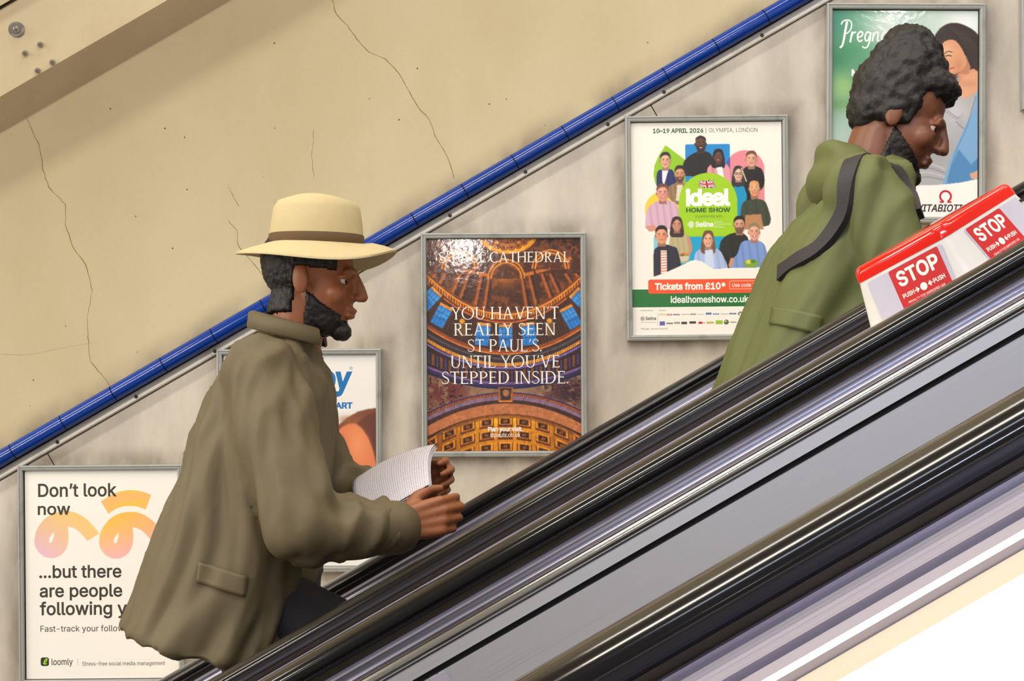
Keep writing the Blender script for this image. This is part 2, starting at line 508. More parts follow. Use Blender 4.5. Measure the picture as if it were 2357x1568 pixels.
R1, R2, R3, R4 = 4.25, 3.05, 2.37, 1.12
TREAD = -1.41                     # world height (rel. camera) of the tread that carries the man in the hat
def steps(root, da, db):
    bm = bmesh.new()
    n0 = -14
    prof = []
    for k in range(n0, 20):
        x = -0.86 + 0.3464 * k
        z = TREAD + 0.2 * k
        prof += [(x, z), (x + 0.3464, z)]
    va = [bm.verts.new((x, da - DW, CAMZ + z)) for x, z in prof]
    vb = [bm.verts.new((x, db - DW, CAMZ + z)) for x, z in prof]
    for i in range(len(prof) - 1):
        bm.faces.new((va[i], va[i + 1], vb[i + 1], vb[i]))
    lo = [bm.verts.new((x, da - DW, CAMZ + z - 0.3)) for x, z in prof]
    lb = [bm.verts.new((x, db - DW, CAMZ + z - 0.3)) for x, z in prof]
    for i in range(len(prof) - 1):
        bm.faces.new((va[i], lo[i], lo[i + 1], va[i + 1]))
        bm.faces.new((vb[i], vb[i + 1], lb[i + 1], lb[i]))
        bm.faces.new((lo[i], lb[i], lb[i + 1], lo[i + 1]))
    bmesh.ops.remove_doubles(bm, verts=bm.verts[:], dist=1e-5)
    # grooved tread cleats are wider than the picture resolves; a shallow lip marks each nosing
    fix(bm)
    return mesh_obj('steps', bm, M_STEP, root)

esc_far = empty('escalator', sn(0, -1.25, 3.65 - DW))
tag(esc_far, 'escalator with black handrails along the poster wall, carrying both passengers', 'escalator', 'parallel escalators')
balustrade(esc_far, R1, -1, 0.12)
balustrade(esc_far, R2, 1, 0.2)
steps(esc_far, R2 + 0.11, R1 - 0.11)
esc_near = empty('escalator', sn(0, -1.25, 1.745 - DW))
tag(esc_near, 'empty escalator with brushed metal balustrade in front of the stop button box', 'escalator', 'parallel escalators')
balustrade(esc_near, R3, -1, 0.2)
balustrade(esc_near, R4, 1, 0.2)
steps(esc_near, R4 + 0.11, R3 - 0.11)

def deck(da, db, label):
    root = empty('deck_cover', sn(0, -0.24, (da + db) / 2 - DW))
    tag(root, label, 'deck cover')
    lo, hi = min(da, db), max(da, db)
    a, b = lo + 0.1925, hi - 0.1925
    e = 0.056  # width of the beige strips: shade along the cover's edges, put into the colour
    swept('shade_band', [(a, -0.2085), (a + e, -0.2085), (a + e, -0.24), (a, -0.24)], S0, S1, M_BEIGE, root)
    swept('shade_band', [(b - e, -0.2085), (b, -0.2085), (b, -0.24), (b - e, -0.24)], S0, S1, M_BEIGE, root)
    swept('cover_plate', [(a + e, -0.2065), (b - e, -0.2065), (b - e, -0.24), (a + e, -0.24)], S0, S1, M_CREAMDECK, root)
    return root
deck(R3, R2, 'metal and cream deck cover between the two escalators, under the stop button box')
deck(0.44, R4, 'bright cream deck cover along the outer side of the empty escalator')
# the far escalator's outer deck meets the poster wall
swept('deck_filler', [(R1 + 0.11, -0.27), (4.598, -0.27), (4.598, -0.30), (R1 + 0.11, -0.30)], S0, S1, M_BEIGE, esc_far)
# ------------------------------------------------------------------ posters: printing tools
def ink_material(name, rough=0.28, coat=1.0):
    m, nt, b, N, L = new_mat(name)
    a = N.new('ShaderNodeVertexColor'); a.layer_name = 'ink'
    L.new(a.outputs['Color'], b.inputs['Base Color'])
    b.inputs['Roughness'].default_value = 0.5
    b.inputs['Coat Weight'].default_value = coat
    b.inputs['Coat Roughness'].default_value = rough
    tc = N.new('ShaderNodeTexCoord')
    nz = N.new('ShaderNodeTexNoise'); nz.inputs['Scale'].default_value = 70; nz.inputs['Detail'].default_value = 3
    L.new(tc.outputs['Object'], nz.inputs['Vector'])
    bp = N.new('ShaderNodeBump'); bp.inputs['Strength'].default_value = 0.10; bp.inputs['Distance'].default_value = 0.002
    L.new(nz.outputs['Fac'], bp.inputs['Height']); L.new(bp.outputs['Normal'], b.inputs['Coat Normal'])
    return m
M_INK = ink_material('printed_paper', 0.08)

def lin(c):
    c = np.asarray(c, dtype=float) / 255.0
    return np.where(c <= 0.04045, c / 12.92, ((np.maximum(c, 0) + 0.055) / 1.055) ** 2.4)

FONT = None
try:
    import os
    FONT = bpy.data.fonts.load(os.path.join(bpy.utils.resource_path('LOCAL'), 'datafiles', 'fonts', 'Inter.woff2'))
except Exception:
    FONT = None
_glyph_cache = {}
def text_contours(body, bold=0.0, shear=0.0, spacing=1.0):
    key = (body, bold, shear, spacing)
    if key in _glyph_cache: return _glyph_cache[key]
    c = bpy.data.curves.new('t', 'FONT')
    c.body = body; c.shear = shear; c.space_character = spacing
    c.resolution_u = 5
    if FONT: c.font = FONT
    o = bpy.data.objects.new('t', c); COL.objects.link(o)
    dg = bpy.context.evaluated_depsgraph_get(); dg.update()
    cu = o.evaluated_get(dg).to_curve(dg)
    loops = []
    for sp in cu.splines:
        if sp.type == 'BEZIER':
            bp = sp.bezier_points; k = len(bp); pts = []
            for i in range(k):
                a, b = bp[i], bp[(i + 1) % k]
                p0, p1, p2, p3 = [np.array(v[:2]) for v in (a.co, a.handle_right, b.handle_left, b.co)]
                n = 1 if abs(np.cross(p1 - p0, p3 - p0)) + abs(np.cross(p2 - p0, p3 - p0)) < 1e-6 else 5
                for t in range(n):
                    t /= n
                    pts.append((1 - t) ** 3 * p0 + 3 * (1 - t) ** 2 * t * p1 + 3 * (1 - t) * t * t * p2 + t ** 3 * p3)
        else:
            pts = [np.array(p.co[:2]) for p in sp.points]
        q = [pts[0]]
        for p in pts[1:]:
            if np.hypot(*(p - q[-1])) > 1e-5: q.append(p)
        if len(q) > 1 and np.hypot(*(q[0] - q[-1])) < 1e-5: q.pop()
        if len(q) >= 3: loops.append(np.array(q))
    bpy.data.objects.remove(o); bpy.data.curves.remove(c)
    def area(p): return 0.5 * np.sum(p[:, 0] * np.roll(p[:, 1], -1) - np.roll(p[:, 0], -1) * p[:, 1])
    A = [area(p) for p in loops]
    sg = 1 if A[int(np.argmax(np.abs(A)))] > 0 else -1
    if bold:
        out = []
        for p in loops:
            e = np.roll(p, -1, 0) - p
            e /= np.maximum(np.hypot(e[:, 0], e[:, 1]), 1e-9)[:, None]
            nn = np.stack([e[:, 1], -e[:, 0]], 1) * sg
            m = nn + np.roll(nn, 1, 0)
            l = np.maximum((m * m).sum(1), 0.6)
            out.append(p + m * (2.0 * bold / l)[:, None])
        loops = out
    res = loops
    _glyph_cache[key] = res
    return res

class Print:
    """printed sheet: flat inks stacked a few microns apart; authored in measured poster pixels"""
    def __init__(self, T):
        self.T = T                       # (x, y, lift) -> world
        self.v, self.f, self.c, self.z = [], [], [], 0.0
    def bump(self, dz=6e-6): self.z += dz; return self.z
    def tri_poly(self, loops, col, dz=6e-6):
        z = self.bump(dz)
        flat = [p for l in loops for p in l]
        tris = tessellate_polygon([[Vector((float(p[0]), float(p[1]), 0)) for p in l] for l in loops])
        b = len(self.v)
        self.v += [(float(p[0]), float(p[1]), z) for p in flat]
        cc = [lin(col(p[0], p[1])) if callable(col) else lin(col) for p in flat]
        self.c += cc
        for t in tris:
            a = [flat[i] for i in t]
            cr = (a[1][0] - a[0][0]) * (a[2][1] - a[0][1]) - (a[2][0] - a[0][0]) * (a[1][1] - a[0][1])
            if abs(cr) < 1e-9: continue
            self.f.append(tuple(b + i for i in (t if cr < 0 else t[::-1])))
    def poly(self, pts, col): self.tri_poly([pts], col)
    def rect(self, x0, y0, x1, y1, col): self.poly([(x0, y0), (x1, y0), (x1, y1), (x0, y1)], col)
    def rrect(self, x0, y0, x1, y1, r, col):
        self.poly(rr(x0, y0, x1, y1, r), col)
    def ring(self, outer, inner, col): self.tri_poly([outer, inner], col)
    def ell(self, cx, cy, rx, ry, col, n=40): self.poly(el(cx, cy, rx, ry, n), col)
    def stroke(self, pts, w, col, smooth=True, w1=None):
        p = np.array(catmull(pts) if smooth else pts, float)
        t = np.gradient(p, axis=0); t /= np.maximum(np.hypot(t[:, 0], t[:, 1]), 1e-9)[:, None]
        n = np.stack([-t[:, 1], t[:, 0]], 1)
        k = len(p); z = self.bump()
        ws = np.linspace(w, w if w1 is None else w1, k) / 2
        b = len(self.v); cl = lin(col)
        for i in range(k):
            z = self.bump(4e-7)
            for q in (p[i] - n[i] * ws[i], p[i] + n[i] * ws[i]):
                self.v.append((q[0], q[1], z)); self.c.append(cl)
        for i in range(k - 1):
            self.f.append((b + 2 * i, b + 2 * i + 1, b + 2 * i + 3, b + 2 * i + 2))
    def text(self, body, x0, y0, x1, y1, col, bold=0.0, shear=0.0, spacing=1.0):
        """fit the ink of the text exactly into the measured box"""
        G = text_contours(body, bold, shear, spacing)
        al = np.concatenate(G)
        mn, mx = al.min(0), al.max(0)
        sx, sy = (x1 - x0) / (mx[0] - mn[0]), (y1 - y0) / (mx[1] - mn[1])
        E = []
        for l in G:                      # outline edges in poster pixels
            q = np.stack([x0 + (l[:, 0] - mn[0]) * sx, y1 - (l[:, 1] - mn[1]) * sy], 1)
            r = np.roll(q, -1, 0)
            E.append(np.concatenate([q, r], 1))
        E = np.concatenate(E)
        n = max(14, int((y1 - y0) / 0.32))
        h = (y1 - y0) / n
        z = self.bump(); cl = lin(col)
        for k in range(n):               # thin bands, filled by the winding rule
            yt, yb = y0 + k * h, y0 + (k + 1) * h
            ym = (yt + yb) / 2
            m = (E[:, 1] > ym) != (E[:, 3] > ym)
            e = E[m]
            if len(e) < 2: continue
            g = (e[:, 2] - e[:, 0]) / (e[:, 3] - e[:, 1])
            xm = e[:, 0] + (ym - e[:, 1]) * g
            g = np.clip(g, -1.2, 1.2)
            d = np.where(e[:, 3] > e[:, 1], 1, -1)
            o = np.argsort(xm); w = 0; st = None
            for i in o:
                if w == 0: st = i
                w += d[i]
                if w == 0 and xm[i] > xm[st]:
                    b = len(self.v)
                    self.v += [(xm[st] - g[st] * h / 2, yt, z), (xm[st] + g[st] * h / 2, yb, z), (xm[i] + g[i] * h / 2, yb, z), (xm[i] - g[i] * h / 2, yt, z)]
                    self.c += [cl] * 4
                    self.f.append((b, b + 1, b + 2, b + 3))
        self.bump()
    def raster(self, R):
        z = self.bump()
        h, w, _ = R.a.shape
        b = len(self.v)
        xs, ys = np.meshgrid(R.xs, R.ys)
        self.v += [(float(x), float(y), z) for x, y in zip(xs.ravel(), ys.ravel())]
        self.c += list(lin(np.clip(R.a.reshape(-1, 3), 0, 255)))
        for j in range(h - 1):
            r = b + j * w
            self.f += [(r + i, r + i + w, r + i + w + 1, r + i + 1) for i in range(w - 1)]
    def build(self, name, parent, mat=None):
        me = bpy.data.meshes.new(name)
        me.from_pydata([self.T(*p) for p in self.v], [], self.f)
        at = me.color_attributes.new('ink', 'FLOAT_COLOR', 'POINT')
        cols = np.ones((len(self.v), 4), np.float32); cols[:, :3] = np.array(self.c, np.float32)
        at.data.foreach_set('color', cols.ravel())
        me.materials.append(mat or M_INK)
        me.update()
        # every face looks out of the wall
        o = bpy.data.objects.new(name, me)
        COL.objects.link(o)
        keep(o, parent)
        return o

def rr(x0, y0, x1, y1, r, n=5):
    pts = []
    for cx, cy, a0 in ((x1 - r, y0 + r, -90), (x1 - r, y1 - r, 0), (x0 + r, y1 - r, 90), (x0 + r, y0 + r, 180)):
        for i in range(n + 1):
            t = math.radians(a0 + 90 * i / n)
            pts.append((cx + r * math.cos(t), cy + r * math.sin(t)))
    return pts
def el(cx, cy, rx, ry, n=40, a0=0.0, a1=360.0):
    return [(cx + rx * math.cos(math.radians(a0 + (a1 - a0) * i / n)), cy + ry * math.sin(math.radians(a0 + (a1 - a0) * i / n))) for i in range(n + (0 if a1 - a0 >= 360 else 1))]
def catmull(p, n=7):
    p = [p[0]] + list(p) + [p[-1]]
    out = []
    for i in range(1, len(p) - 2):
        a, b, c, d = [np.array(q, float) for q in p[i - 1:i + 3]]
        for k in range(n):
            t = k / n
            out.append(0.5 * (2 * b + (c - a) * t + (2 * a - 5 * b + 4 * c - d) * t * t + (3 * b - a - 3 * c + d) * t ** 3))
    out.append(np.array(p[-2], float))
    return out

class Ras:
    """a picture mixed dot by dot (halftone) before it is laid on a sheet"""
    def __init__(self, x0, y0, x1, y1, st, base):
        self.xs = np.arange(int((x1 - x0) / st) + 2) * ((x1 - x0) / (int((x1 - x0) / st) + 1)) + x0
        self.ys = np.arange(int((y1 - y0) / st) + 2) * ((y1 - y0) / (int((y1 - y0) / st) + 1)) + y0
        self.X, self.Y = np.meshgrid(self.xs, self.ys)
        self.a = np.ones(self.X.shape + (3,)) * np.array(base, float)
    def mix(self, m, col, op=1.0):
        m = (m * op)[..., None]
        self.a = self.a * (1 - m) + np.asarray(col, float) * m
    @staticmethod
    def blur(m, k):
        for _ in range(k):
            q = np.pad(m, 1, mode='edge')
            m = (q[:-2, 1:-1] + q[2:, 1:-1] + q[1:-1, :-2] + q[1:-1, 2:] + 2 * q[1:-1, 1:-1]) / 6
        return m
    def poly(self, pts, col, soft=1, op=1.0, smooth=False):
        if smooth: pts = [tuple(q) for q in catmull(list(pts) + [pts[0]], 5)]
        X, Y = self.X, self.Y
        m = np.zeros(X.shape, bool)
        k = len(pts)
        with np.errstate(divide='ignore', invalid='ignore'):
            for i in range(k):
                (xa, ya), (xb, yb) = pts[i], pts[(i + 1) % k]
                if ya == yb: continue
                m ^= ((ya > Y) != (yb > Y)) & (X < (xb - xa) * (Y - ya) / (yb - ya) + xa)
        m = self.blur(m.astype(float), soft)
        self.mix(m, col, op)
        return m
    def ell(self, cx, cy, rx, ry, col, soft=1, op=1.0, rot=0.0):
        c, s = math.cos(rot), math.sin(rot)
        u, v = (self.X - cx) * c + (self.Y - cy) * s, -(self.X - cx) * s + (self.Y - cy) * c
        m = self.blur(((u / rx) ** 2 + (v / ry) ** 2 < 1).astype(float), soft)
        self.mix(m, col, op)
    def blob(self, cx, cy, rx, ry, col, op=1.0):
        self.mix(np.exp(-((self.X - cx) / rx) ** 2 - ((self.Y - cy) / ry) ** 2), col, op)
    def line(self, pts, w, col, soft=1, op=1.0):
        p = np.array(catmull(pts, 4), float)
        D = np.full(self.X.shape, 1e9)
        for a, b in zip(p[:-1], p[1:]):
            e = b - a; L = max((e * e).sum(), 1e-9)
            t = np.clip(((self.X - a[0]) * e[0] + (self.Y - a[1]) * e[1]) / L, 0, 1)
            D = np.minimum(D, np.hypot(self.X - a[0] - t * e[0], self.Y - a[1] - t * e[1]))
        self.mix(self.blur(np.clip(w / 2 + 0.5 - D, 0, 1), soft - 1 if soft else 0), col, op)

RNG = np.random.default_rng(11)
def vnoise(X, Y, sc, oct=3):
    """smooth value noise in 0..1"""
    out = np.zeros(X.shape); amp = 1.0; tot = 0
    for o in range(oct):
        g = RNG.random((64, 64))
        x, y = (X / sc) % 63, (Y / sc) % 63
        i, j = x.astype(int), y.astype(int)
        fx, fy = x - i, y - j
        fx, fy = fx * fx * (3 - 2 * fx), fy * fy * (3 - 2 * fy)
        out += amp * ((g[j, i] * (1 - fx) + g[j, i + 1] * fx) * (1 - fy) + (g[j + 1, i] * (1 - fx) + g[j + 1, i + 1] * fx) * fy)
        tot += amp; amp *= 0.55; sc /= 2.1
    return out / tot

# ------------------------------------------------------------------ poster frames
DP = DW - 0.012                    # distance of the printed sheets
KP = DP / F
def poster(x0, y0, x1, y1, fw, rot, label, group='framed posters on the escalator wall', cat='poster'):
    """(x0..y1): measured outline of the frame; fw: frame width in the same pixels; rot: slight hang angle"""
    cx, cy = (x0 + x1) / 2, (y0 + y1) / 2
    C = px(cx, cy, DW)
    hx, hz = (x1 - x0) / 2 * DW / F, (y1 - y0) / 2 * DW / F
    w = fw * DW / F
    R = Matrix.Rotation(-math.radians(rot), 3, 'Y')
    root = empty('framed_poster', (C.x, -0.001, C.z - hz))
    tag(root, label, cat, group)
    bm = bmesh.new()
    sec = [(0, 0.002), (0, 0.020), (0.0015, 0.0225), (w * 0.30, 0.024), (w * 0.42, 0.0215), (w * 0.50, 0.0215), (w * 0.60, 0.0235), (w * 0.86, 0.0225), (w, 0.0190), (w, 0.002)]
    rings = []
    for sx, sz in ((-1, -1), (1, -1), (1, 1), (-1, 1)):
        rings.append([bm.verts.new(C + R @ Vector((sx * (hx - t), -h, sz * (hz - t)))) for t, h in sec])
    for a in range(4):
        A, B = rings[a], rings[(a + 1) % 4]
        for i in range(len(sec)):
            j = (i + 1) % len(sec)
            bm.faces.new((A[i], A[j], B[j], B[i]))
    fix(bm)
    mesh_obj('frame', bm, M_FRAME, root)
    bm = bmesh.new()
    box(bm, (0, 0, 0), (2 * (hx - w * 0.9), 0.009, 2 * (hz - w * 0.9)))
    bmesh.ops.transform(bm, matrix=Matrix.Translation(C + Vector((0, -0.0065, 0))) @ R.to_4x4(), verts=bm.verts[:])
    mesh_obj('backing_board', bm, M_BLACK, root)
    def T(x, y, lift):
        v = Vector(((x - cx) * KP, 0, -(y - cy) * KP))
        o = C + R @ v
        s = DP / DW                # the sheet lies a little nearer than the wall
        q = px(cx, cy, DP) + R @ v
        return (q.x, -(DW - DP) - lift, q.z)
    return root, T, (x0 + fw, y0 + fw, x1 - fw, y1 - fw)
WHITE = (250, 246, 238)
# ------------------------------------------------------------------ poster: black text on white with two looping shapes
root, T, (a, b, c, d) = poster(47, 1070, 425, 1574, 12, 0.5, 'white framed poster reading Don\'t look now with peach and yellow looped shapes')
P = Print(T)
INKD = (58, 52, 40)
P.rect(a, b, c, d, (253, 249, 241))
K = 2.969
def cv(x, y): return (x / K, 1040 + y / K)
def g_left(x, y):
    t = min(1, max(0, (y - 1176) / 108)); u = min(1, max(0, (x - 80) / 145))
    return (240 + 14 * u, 192 + 8 * (1 - t) + 14 * u, 150 + 85 * t * (1 - u) - 20 * (1 - t) - 10 * u)
def g_right(x, y):
    t = min(1, max(0, (y - 1182) / 100)); u = min(1, max(0, (x - 228) / 120))
    return (254, 204 - 8 * t - 14 * u, 38 + 150 * t + 70 * u * (1 - t))
def loop(dx, dy, col):
    pts = [(470, 600)] + [(352 + 117 * math.cos(t), 600 + 125 * math.sin(t)) for t in [math.pi * i / 16 for i in range(1, 16)]] + \
        [(237, 600), (247, 545), (270, 500), (305, 458), (345, 430), (390, 412), (440, 405), (485, 406), (520, 415), (556, 432), (590, 455), (617, 480), (640, 505), (662, 532), (682, 560), (598, 610), (580, 585), (560, 562), (540, 542), (518, 527), (495, 516), (466, 510), (471, 555)]
    P.poly([cv(x + dx, y + dy) for x, y in pts], col)
    hole = [(337, 606), (341, 588), (351, 568), (369, 547), (371, 570), (366, 592), (358, 612), (346, 621), (339, 617)]
    P.poly([cv(x + dx, y + dy) for x, y in hole], (253, 249, 241))
loop(0, 0, g_left)
loop(442, 8, g_right)
P.poly([cv(x, y) for x, y in [(693, 340), (745, 425), (772, 405), (800, 390), (840, 377), (880, 372), (918, 373), (950, 379), (975, 388), (1000, 398), (1038, 298), (1000, 282), (960, 271), (920, 265), (880, 264), (838, 270), (800, 281), (758, 299)]],
       lambda x, y: (253, 190 + 14 * max(0, 1 - abs(x - 300) / 60), 120 - 60 * max(0, 1 - abs(x - 300) / 60)))
P.text('Don’t look', 89.3, 1112.5, 270.5, 1143.7, INKD, 0.016)
P.text('now', 88.2, 1163.5, 163.4, 1185, INKD, 0.016)
P.text('...but there', 90.3, 1300.5, 279.6, 1330.5, INKD, 0.016)
P.text('are people', 91, 1344.5, 281, 1382, INKD, 0.016)
P.text('following you', 91, 1384, 335, 1424, INKD, 0.016)
P.text('Fast-track your follower growth', 92, 1439, 366, 1457.6, INKD, 0.004)
P.rrect(92, 1512.5, 111, 1532.4, 5, (40, 42, 32))
P.stroke([(97, 1527), (101, 1525), (106, 1519), (106, 1515.5), (103, 1517), (100, 1523), (101, 1528), (106, 1526.5)], 2.2, (170, 225, 40))
P.text('loomly', 117, 1515.5, 165.7, 1534.4, (66, 60, 48), 0.008)
P.rect(176.6, 1516, 177.4, 1532, (190, 186, 178))
P.text('Stress-free social media management', 187.6, 1523, 378, 1535, (90, 84, 72), 0.004)
P.build('poster_print', root)

# ------------------------------------------------------------------ poster: blue lettering over a child's brow
root, T, (a, b, c, d) = poster(502, 804, 880, 1316, 13, 0.25, 'white framed poster with blue lettering by and START above a brown haired head')
P = Print(T)
R = Ras(a, b, c, d, 1.4, (247, 244, 240))
K = 4.613
def cv(x, y): return (700 + x / K, 780 + y / K)
R.poly([(c + 4, 940), (850, 942), (825, 948), (800, 962), (780, 978), (766, 1000), (762, 1040), (770, 1120), (800, 1200), (c + 4, 1220)], (128, 74, 52), 2, smooth=False)
R.poly([cv(x, y) for x, y in [(555, 905), (470, 905), (400, 940), (345, 1010), (345, 1150), (380, 1330), (400, 1500), (520, 1700), (780, 1700), (770, 1330), (740, 1200), (690, 1060), (620, 965)]], (232, 132, 84), 3)
R.blob(*cv(560, 1130), 24, 40, (246, 158, 104), 0.8)
R.blob(*cv(420, 1250), 14, 40, (206, 112, 74), 0.6)
R.line([cv(430, 1275), cv(500, 1300), cv(560, 1335), cv(605, 1375)], 4.2, (120, 62, 44), 2)
R.line([cv(445, 1325), cv(470, 1370), cv(520, 1395), cv(580, 1412)], 3.0, (84, 44, 36), 2)
for i in range(9):
    t = i / 8
    R.line([cv(580 + 150 * t, 880 - 60 * t), cv(660 + 110 * t, 1010 - 60 * t), cv(720 + 70 * t, 1150 - 50 * t), cv(765 + 40 * t, 1330)], 1.0, (70 + 60 * (i % 2), 40 + 34 * (i % 2), 34 + 20 * (i % 2)), 1, 0.6)
R.poly([cv(x, y) for x, y in [(560, 900), (640, 965), (700, 1060), (745, 1190), (775, 1330), (800, 1330), (800, 760), (700, 800), (620, 850)]], (88, 48, 38), 3, 0.55)
R.blob(*cv(460, 860), 22, 9, (160, 100, 66), 0.6)
P.raster(R)
BL = (18, 118, 188)
P.text('by', 736, 843, 812, 914, BL, 0.035, 0.12)
P.ring(el(809, 848.3, 3.6, 3.6, 24), el(809, 848.3, 2.8, 2.8, 24), BL)
P.text('R', 807.4, 846.4, 810.6, 850.4, BL)
P.text('START', 748, 926.5, 812, 941.7, BL, 0.04)
P.build('poster_print', root)

# ------------------------------------------------------------------ poster: cathedral dome with serif lettering
root, T, (a, b, c, d) = poster(970.5, 537.5, 1349.5, 1051, 13, 0.3, 'framed poster of a golden cathedral dome interior with white serif lettering')
P = Print(T)
R = Ras(a, b, c, d, 1.15, (64, 40, 24))
X, Y = R.X, R.Y
CX = 1164.0
N1, N2, N3 = vnoise(X, Y, 16, 4), vnoise(X + 300, Y, 6, 3), vnoise(X, Y + 200, 40, 3)
u = X - CX
cur = lambda y0, k: y0 - k * u * u
def band(lo, hi): return np.clip((Y - lo) + 0.5, 0, 1) * np.clip((hi - Y) + 0.5, 0, 1)
ang = np.arctan2(u, 150 + (Y - 547))
# painted dome, dark bronze
z = band(cur(500, 0), cur(720, .0028))
R.mix(z, (88, 52, 24), 1); R.mix(z * np.clip((N1 - .45) * 5, 0, 1), (150, 92, 38), .75); R.mix(z * np.clip((N2 - .55) * 6, 0, 1), (28, 18, 14), .8)
R.mix(z * np.exp(-((u) / 30) ** 2 - ((Y - 640) / 22) ** 2), (196, 122, 36), .7)
# architectural pairs of painted columns
for k in (-3, -2, -1, 1, 2, 3):
    for w in (-0.035, 0.035):
        m = z * np.exp(-((ang - k * .19 * 1.0 - w) / .014) ** 2) * (Y > 630)
        R.mix(m, (206, 120, 48), .8)
        R.mix(z * np.exp(-((ang - k * .19 - w - .02) / .008) ** 2) * (Y > 630), (40, 24, 16), .7)
    R.mix(z * (np.abs(ang - k * .19) < .085) * (np.abs(Y - 636 + .0018 * u * u) < 4), (214, 130, 50), .85)
for r0, col in ((70, (226, 146, 40)), (64, (96, 52, 26)), (60, (216, 132, 38)), (54, (110, 64, 30)), (50, (200, 120, 40)), (46, (70, 40, 22))):
    R.ell(CX + 4, 660, r0 * .66, r0 * .82, col, 1, 1) if r0 < 0 else None
for kx in (-104, 2, 104):                        # painted arches
    for r0, col in ((46, (222, 144, 44)), (42, (92, 50, 28)), (39, (226, 150, 48)), (35, (120, 70, 32)), (32, (98, 60, 28))):
        m = ((X - CX - kx) / (r0 * .95)) ** 2 + ((Y - 642 + .0020 * kx * kx) / r0) ** 2 < 1
        R.mix(Ras.blur((m & (Y < 642 - .0020 * kx * kx)).astype(float), 1) * z, col, .95)
R.mix(z * np.clip((N2 - .60) * 5, 0, 1) * (Y > 600), (172, 104, 44), .5)
# crown of the dome: gold coffers round the oculus
m = ((X - 1170) / 78) ** 2 + ((Y - 530) / 60) ** 2
R.mix(Ras.blur((m < 1).astype(float), 1), (104, 58, 30)); R.mix(Ras.blur((m < .84).astype(float), 1), (230, 150, 26)); R.mix(Ras.blur((m < .74).astype(float), 1), (238, 170, 40))
for kk, rad in ((7, .42), (9, .62)):
    for i in range(kk + 3):
        t = math.pi * (i + .5 * (kk == 9)) / (kk + 1)
        ex, ey = 1170 + 78 * rad * 1.1 * math.cos(t), 530 + 60 * rad * 1.1 * math.sin(t)
        R.ell(ex, ey, 8.2, 6.6, (120, 66, 26)); R.ell(ex, ey, 6.0, 4.6, (206, 122, 30)); R.ell(ex, ey, 3.6, 2.8, (96, 50, 24))
R.mix(np.exp(-(((X - 1030) / 40) ** 2 + ((Y - 556) / 16) ** 2)), (160, 96, 66), .5)
# first gilded cornice
for lo, hi, col in ((716, 722, (128, 72, 36)), (722, 726, (226, 150, 60)), (726, 736, (214, 134, 36)), (736, 741, (120, 66, 34)), (741, 745, (190, 108, 50)), (745, 752, (84, 50, 30))):
    R.mix(band(cur(lo, .0028), cur(hi, .0028)), col)
R.mix(band(cur(727, .0028), cur(735, .0028)) * (np.sin(u * 1.05) > .1), (92, 48, 20), .8)
# window drum
z = band(cur(752, .0027), cur(808, .0019))
R.mix(z, (74, 50, 40)); R.mix(z * (np.sin(ang * 330) > .2), (112, 74, 54), .6); R.mix(z * np.clip((N2 - .5) * 4, 0, 1), (46, 32, 30), .6)
for xx, yy, a0 in ((987, 690, -.62), (1015, 729, -.40), (1064, 757, -2), (1111, 773, -.10), (1164, 777, 0), (1218, 773, .10), (1265, 757, 2), (1316, 734, .40), (1342, 694, .62)):
    if abs(a0) > 1:
        R.ell(xx, yy - 2, 10, 20, (120, 92, 60), 2); R.ell(xx, yy - 18, 6, 6, (214, 150, 40), 1); continue
    q = [(-16, -23), (16, -23), (16, 22), (-16, 22)]
    cr, sr = math.cos(a0 * 1.25), math.sin(a0 * 1.25)
    def rot(p): return (xx + p[0] * cr + p[1] * sr, yy - p[0] * sr + p[1] * cr)
    R.poly([rot((x * 1.35, y * 1.25 - 3)) for x, y in q], (88, 54, 36))
    R.poly([rot((x, y)) for x, y in [(-16, -30), (16, -30), (16, -23), (-16, -23)]], (214, 146, 66))
    R.poly([rot(p) for p in q], (52, 132, 200))
    R.poly([rot((x * .98, y * .4 - 10)) for x, y in q], (84, 160, 222), 2, .7)
    for t in (-8, 0, 8): R.line([rot((t, -23)), rot((t, 22))], .8, (34, 66, 110), 1, .8)
    for t in (-9, 4): R.line([rot((-16, t)), rot((16, t))], 1.0, (30, 52, 90), 1, .8)
# cornices under the drum, bright gilt line, violet gallery
for lo, hi, k, col in ((806, 813, .0019, (150, 84, 44)), (813, 817, .0019, (206, 124, 58)), (817, 836, .0018, (70, 58, 62)), (824, 828, .0018, (104, 88, 92)), (836, 844, .00178, (226, 158, 66)), (844, 852, .0017, (88, 66, 112)),
                       (852, 880, .0014, (60, 42, 52)), (880, 886, .0012, (122, 98, 148)), (886, 892, .00115, (66, 54, 96)), (892, 896, .00113, (30, 46, 92))):
    R.mix(band(cur(lo, k), cur(hi, k)), col)
R.mix(band(cur(837, .00178), cur(843, .00178)) * (np.sin(u * 1.3) > .2), (120, 70, 30), .6)
z = band(cur(853, .0014), cur(879, .0014))
R.mix(z * (np.sin(u * .33 + .2) > .55), (150, 94, 54), .75); R.mix(z * (np.sin(u * .33 + .2) < -.8), (96, 78, 130), .8)
R.mix(band(cur(846, .0017), cur(849, .0017)), (142, 122, 176))
# spandrels with dark painted figures
z = band(cur(896, .0011), cur(905, -.0014))
R.mix(z, (150, 122, 98)); 
for sx in (-1, 1):
    R.mix(z * np.exp(-((u - sx * 140) / 52) ** 2 - ((Y - 900) / 34) ** 2) * np.clip((N1 - .32) * 6, 0, 1), (74, 42, 56) if sx > 0 else (112, 46, 48), .95)
R.mix(z * (np.abs(u) > 88) * np.clip((N2 - .55) * 5, 0, 1), (38, 24, 34), .8)
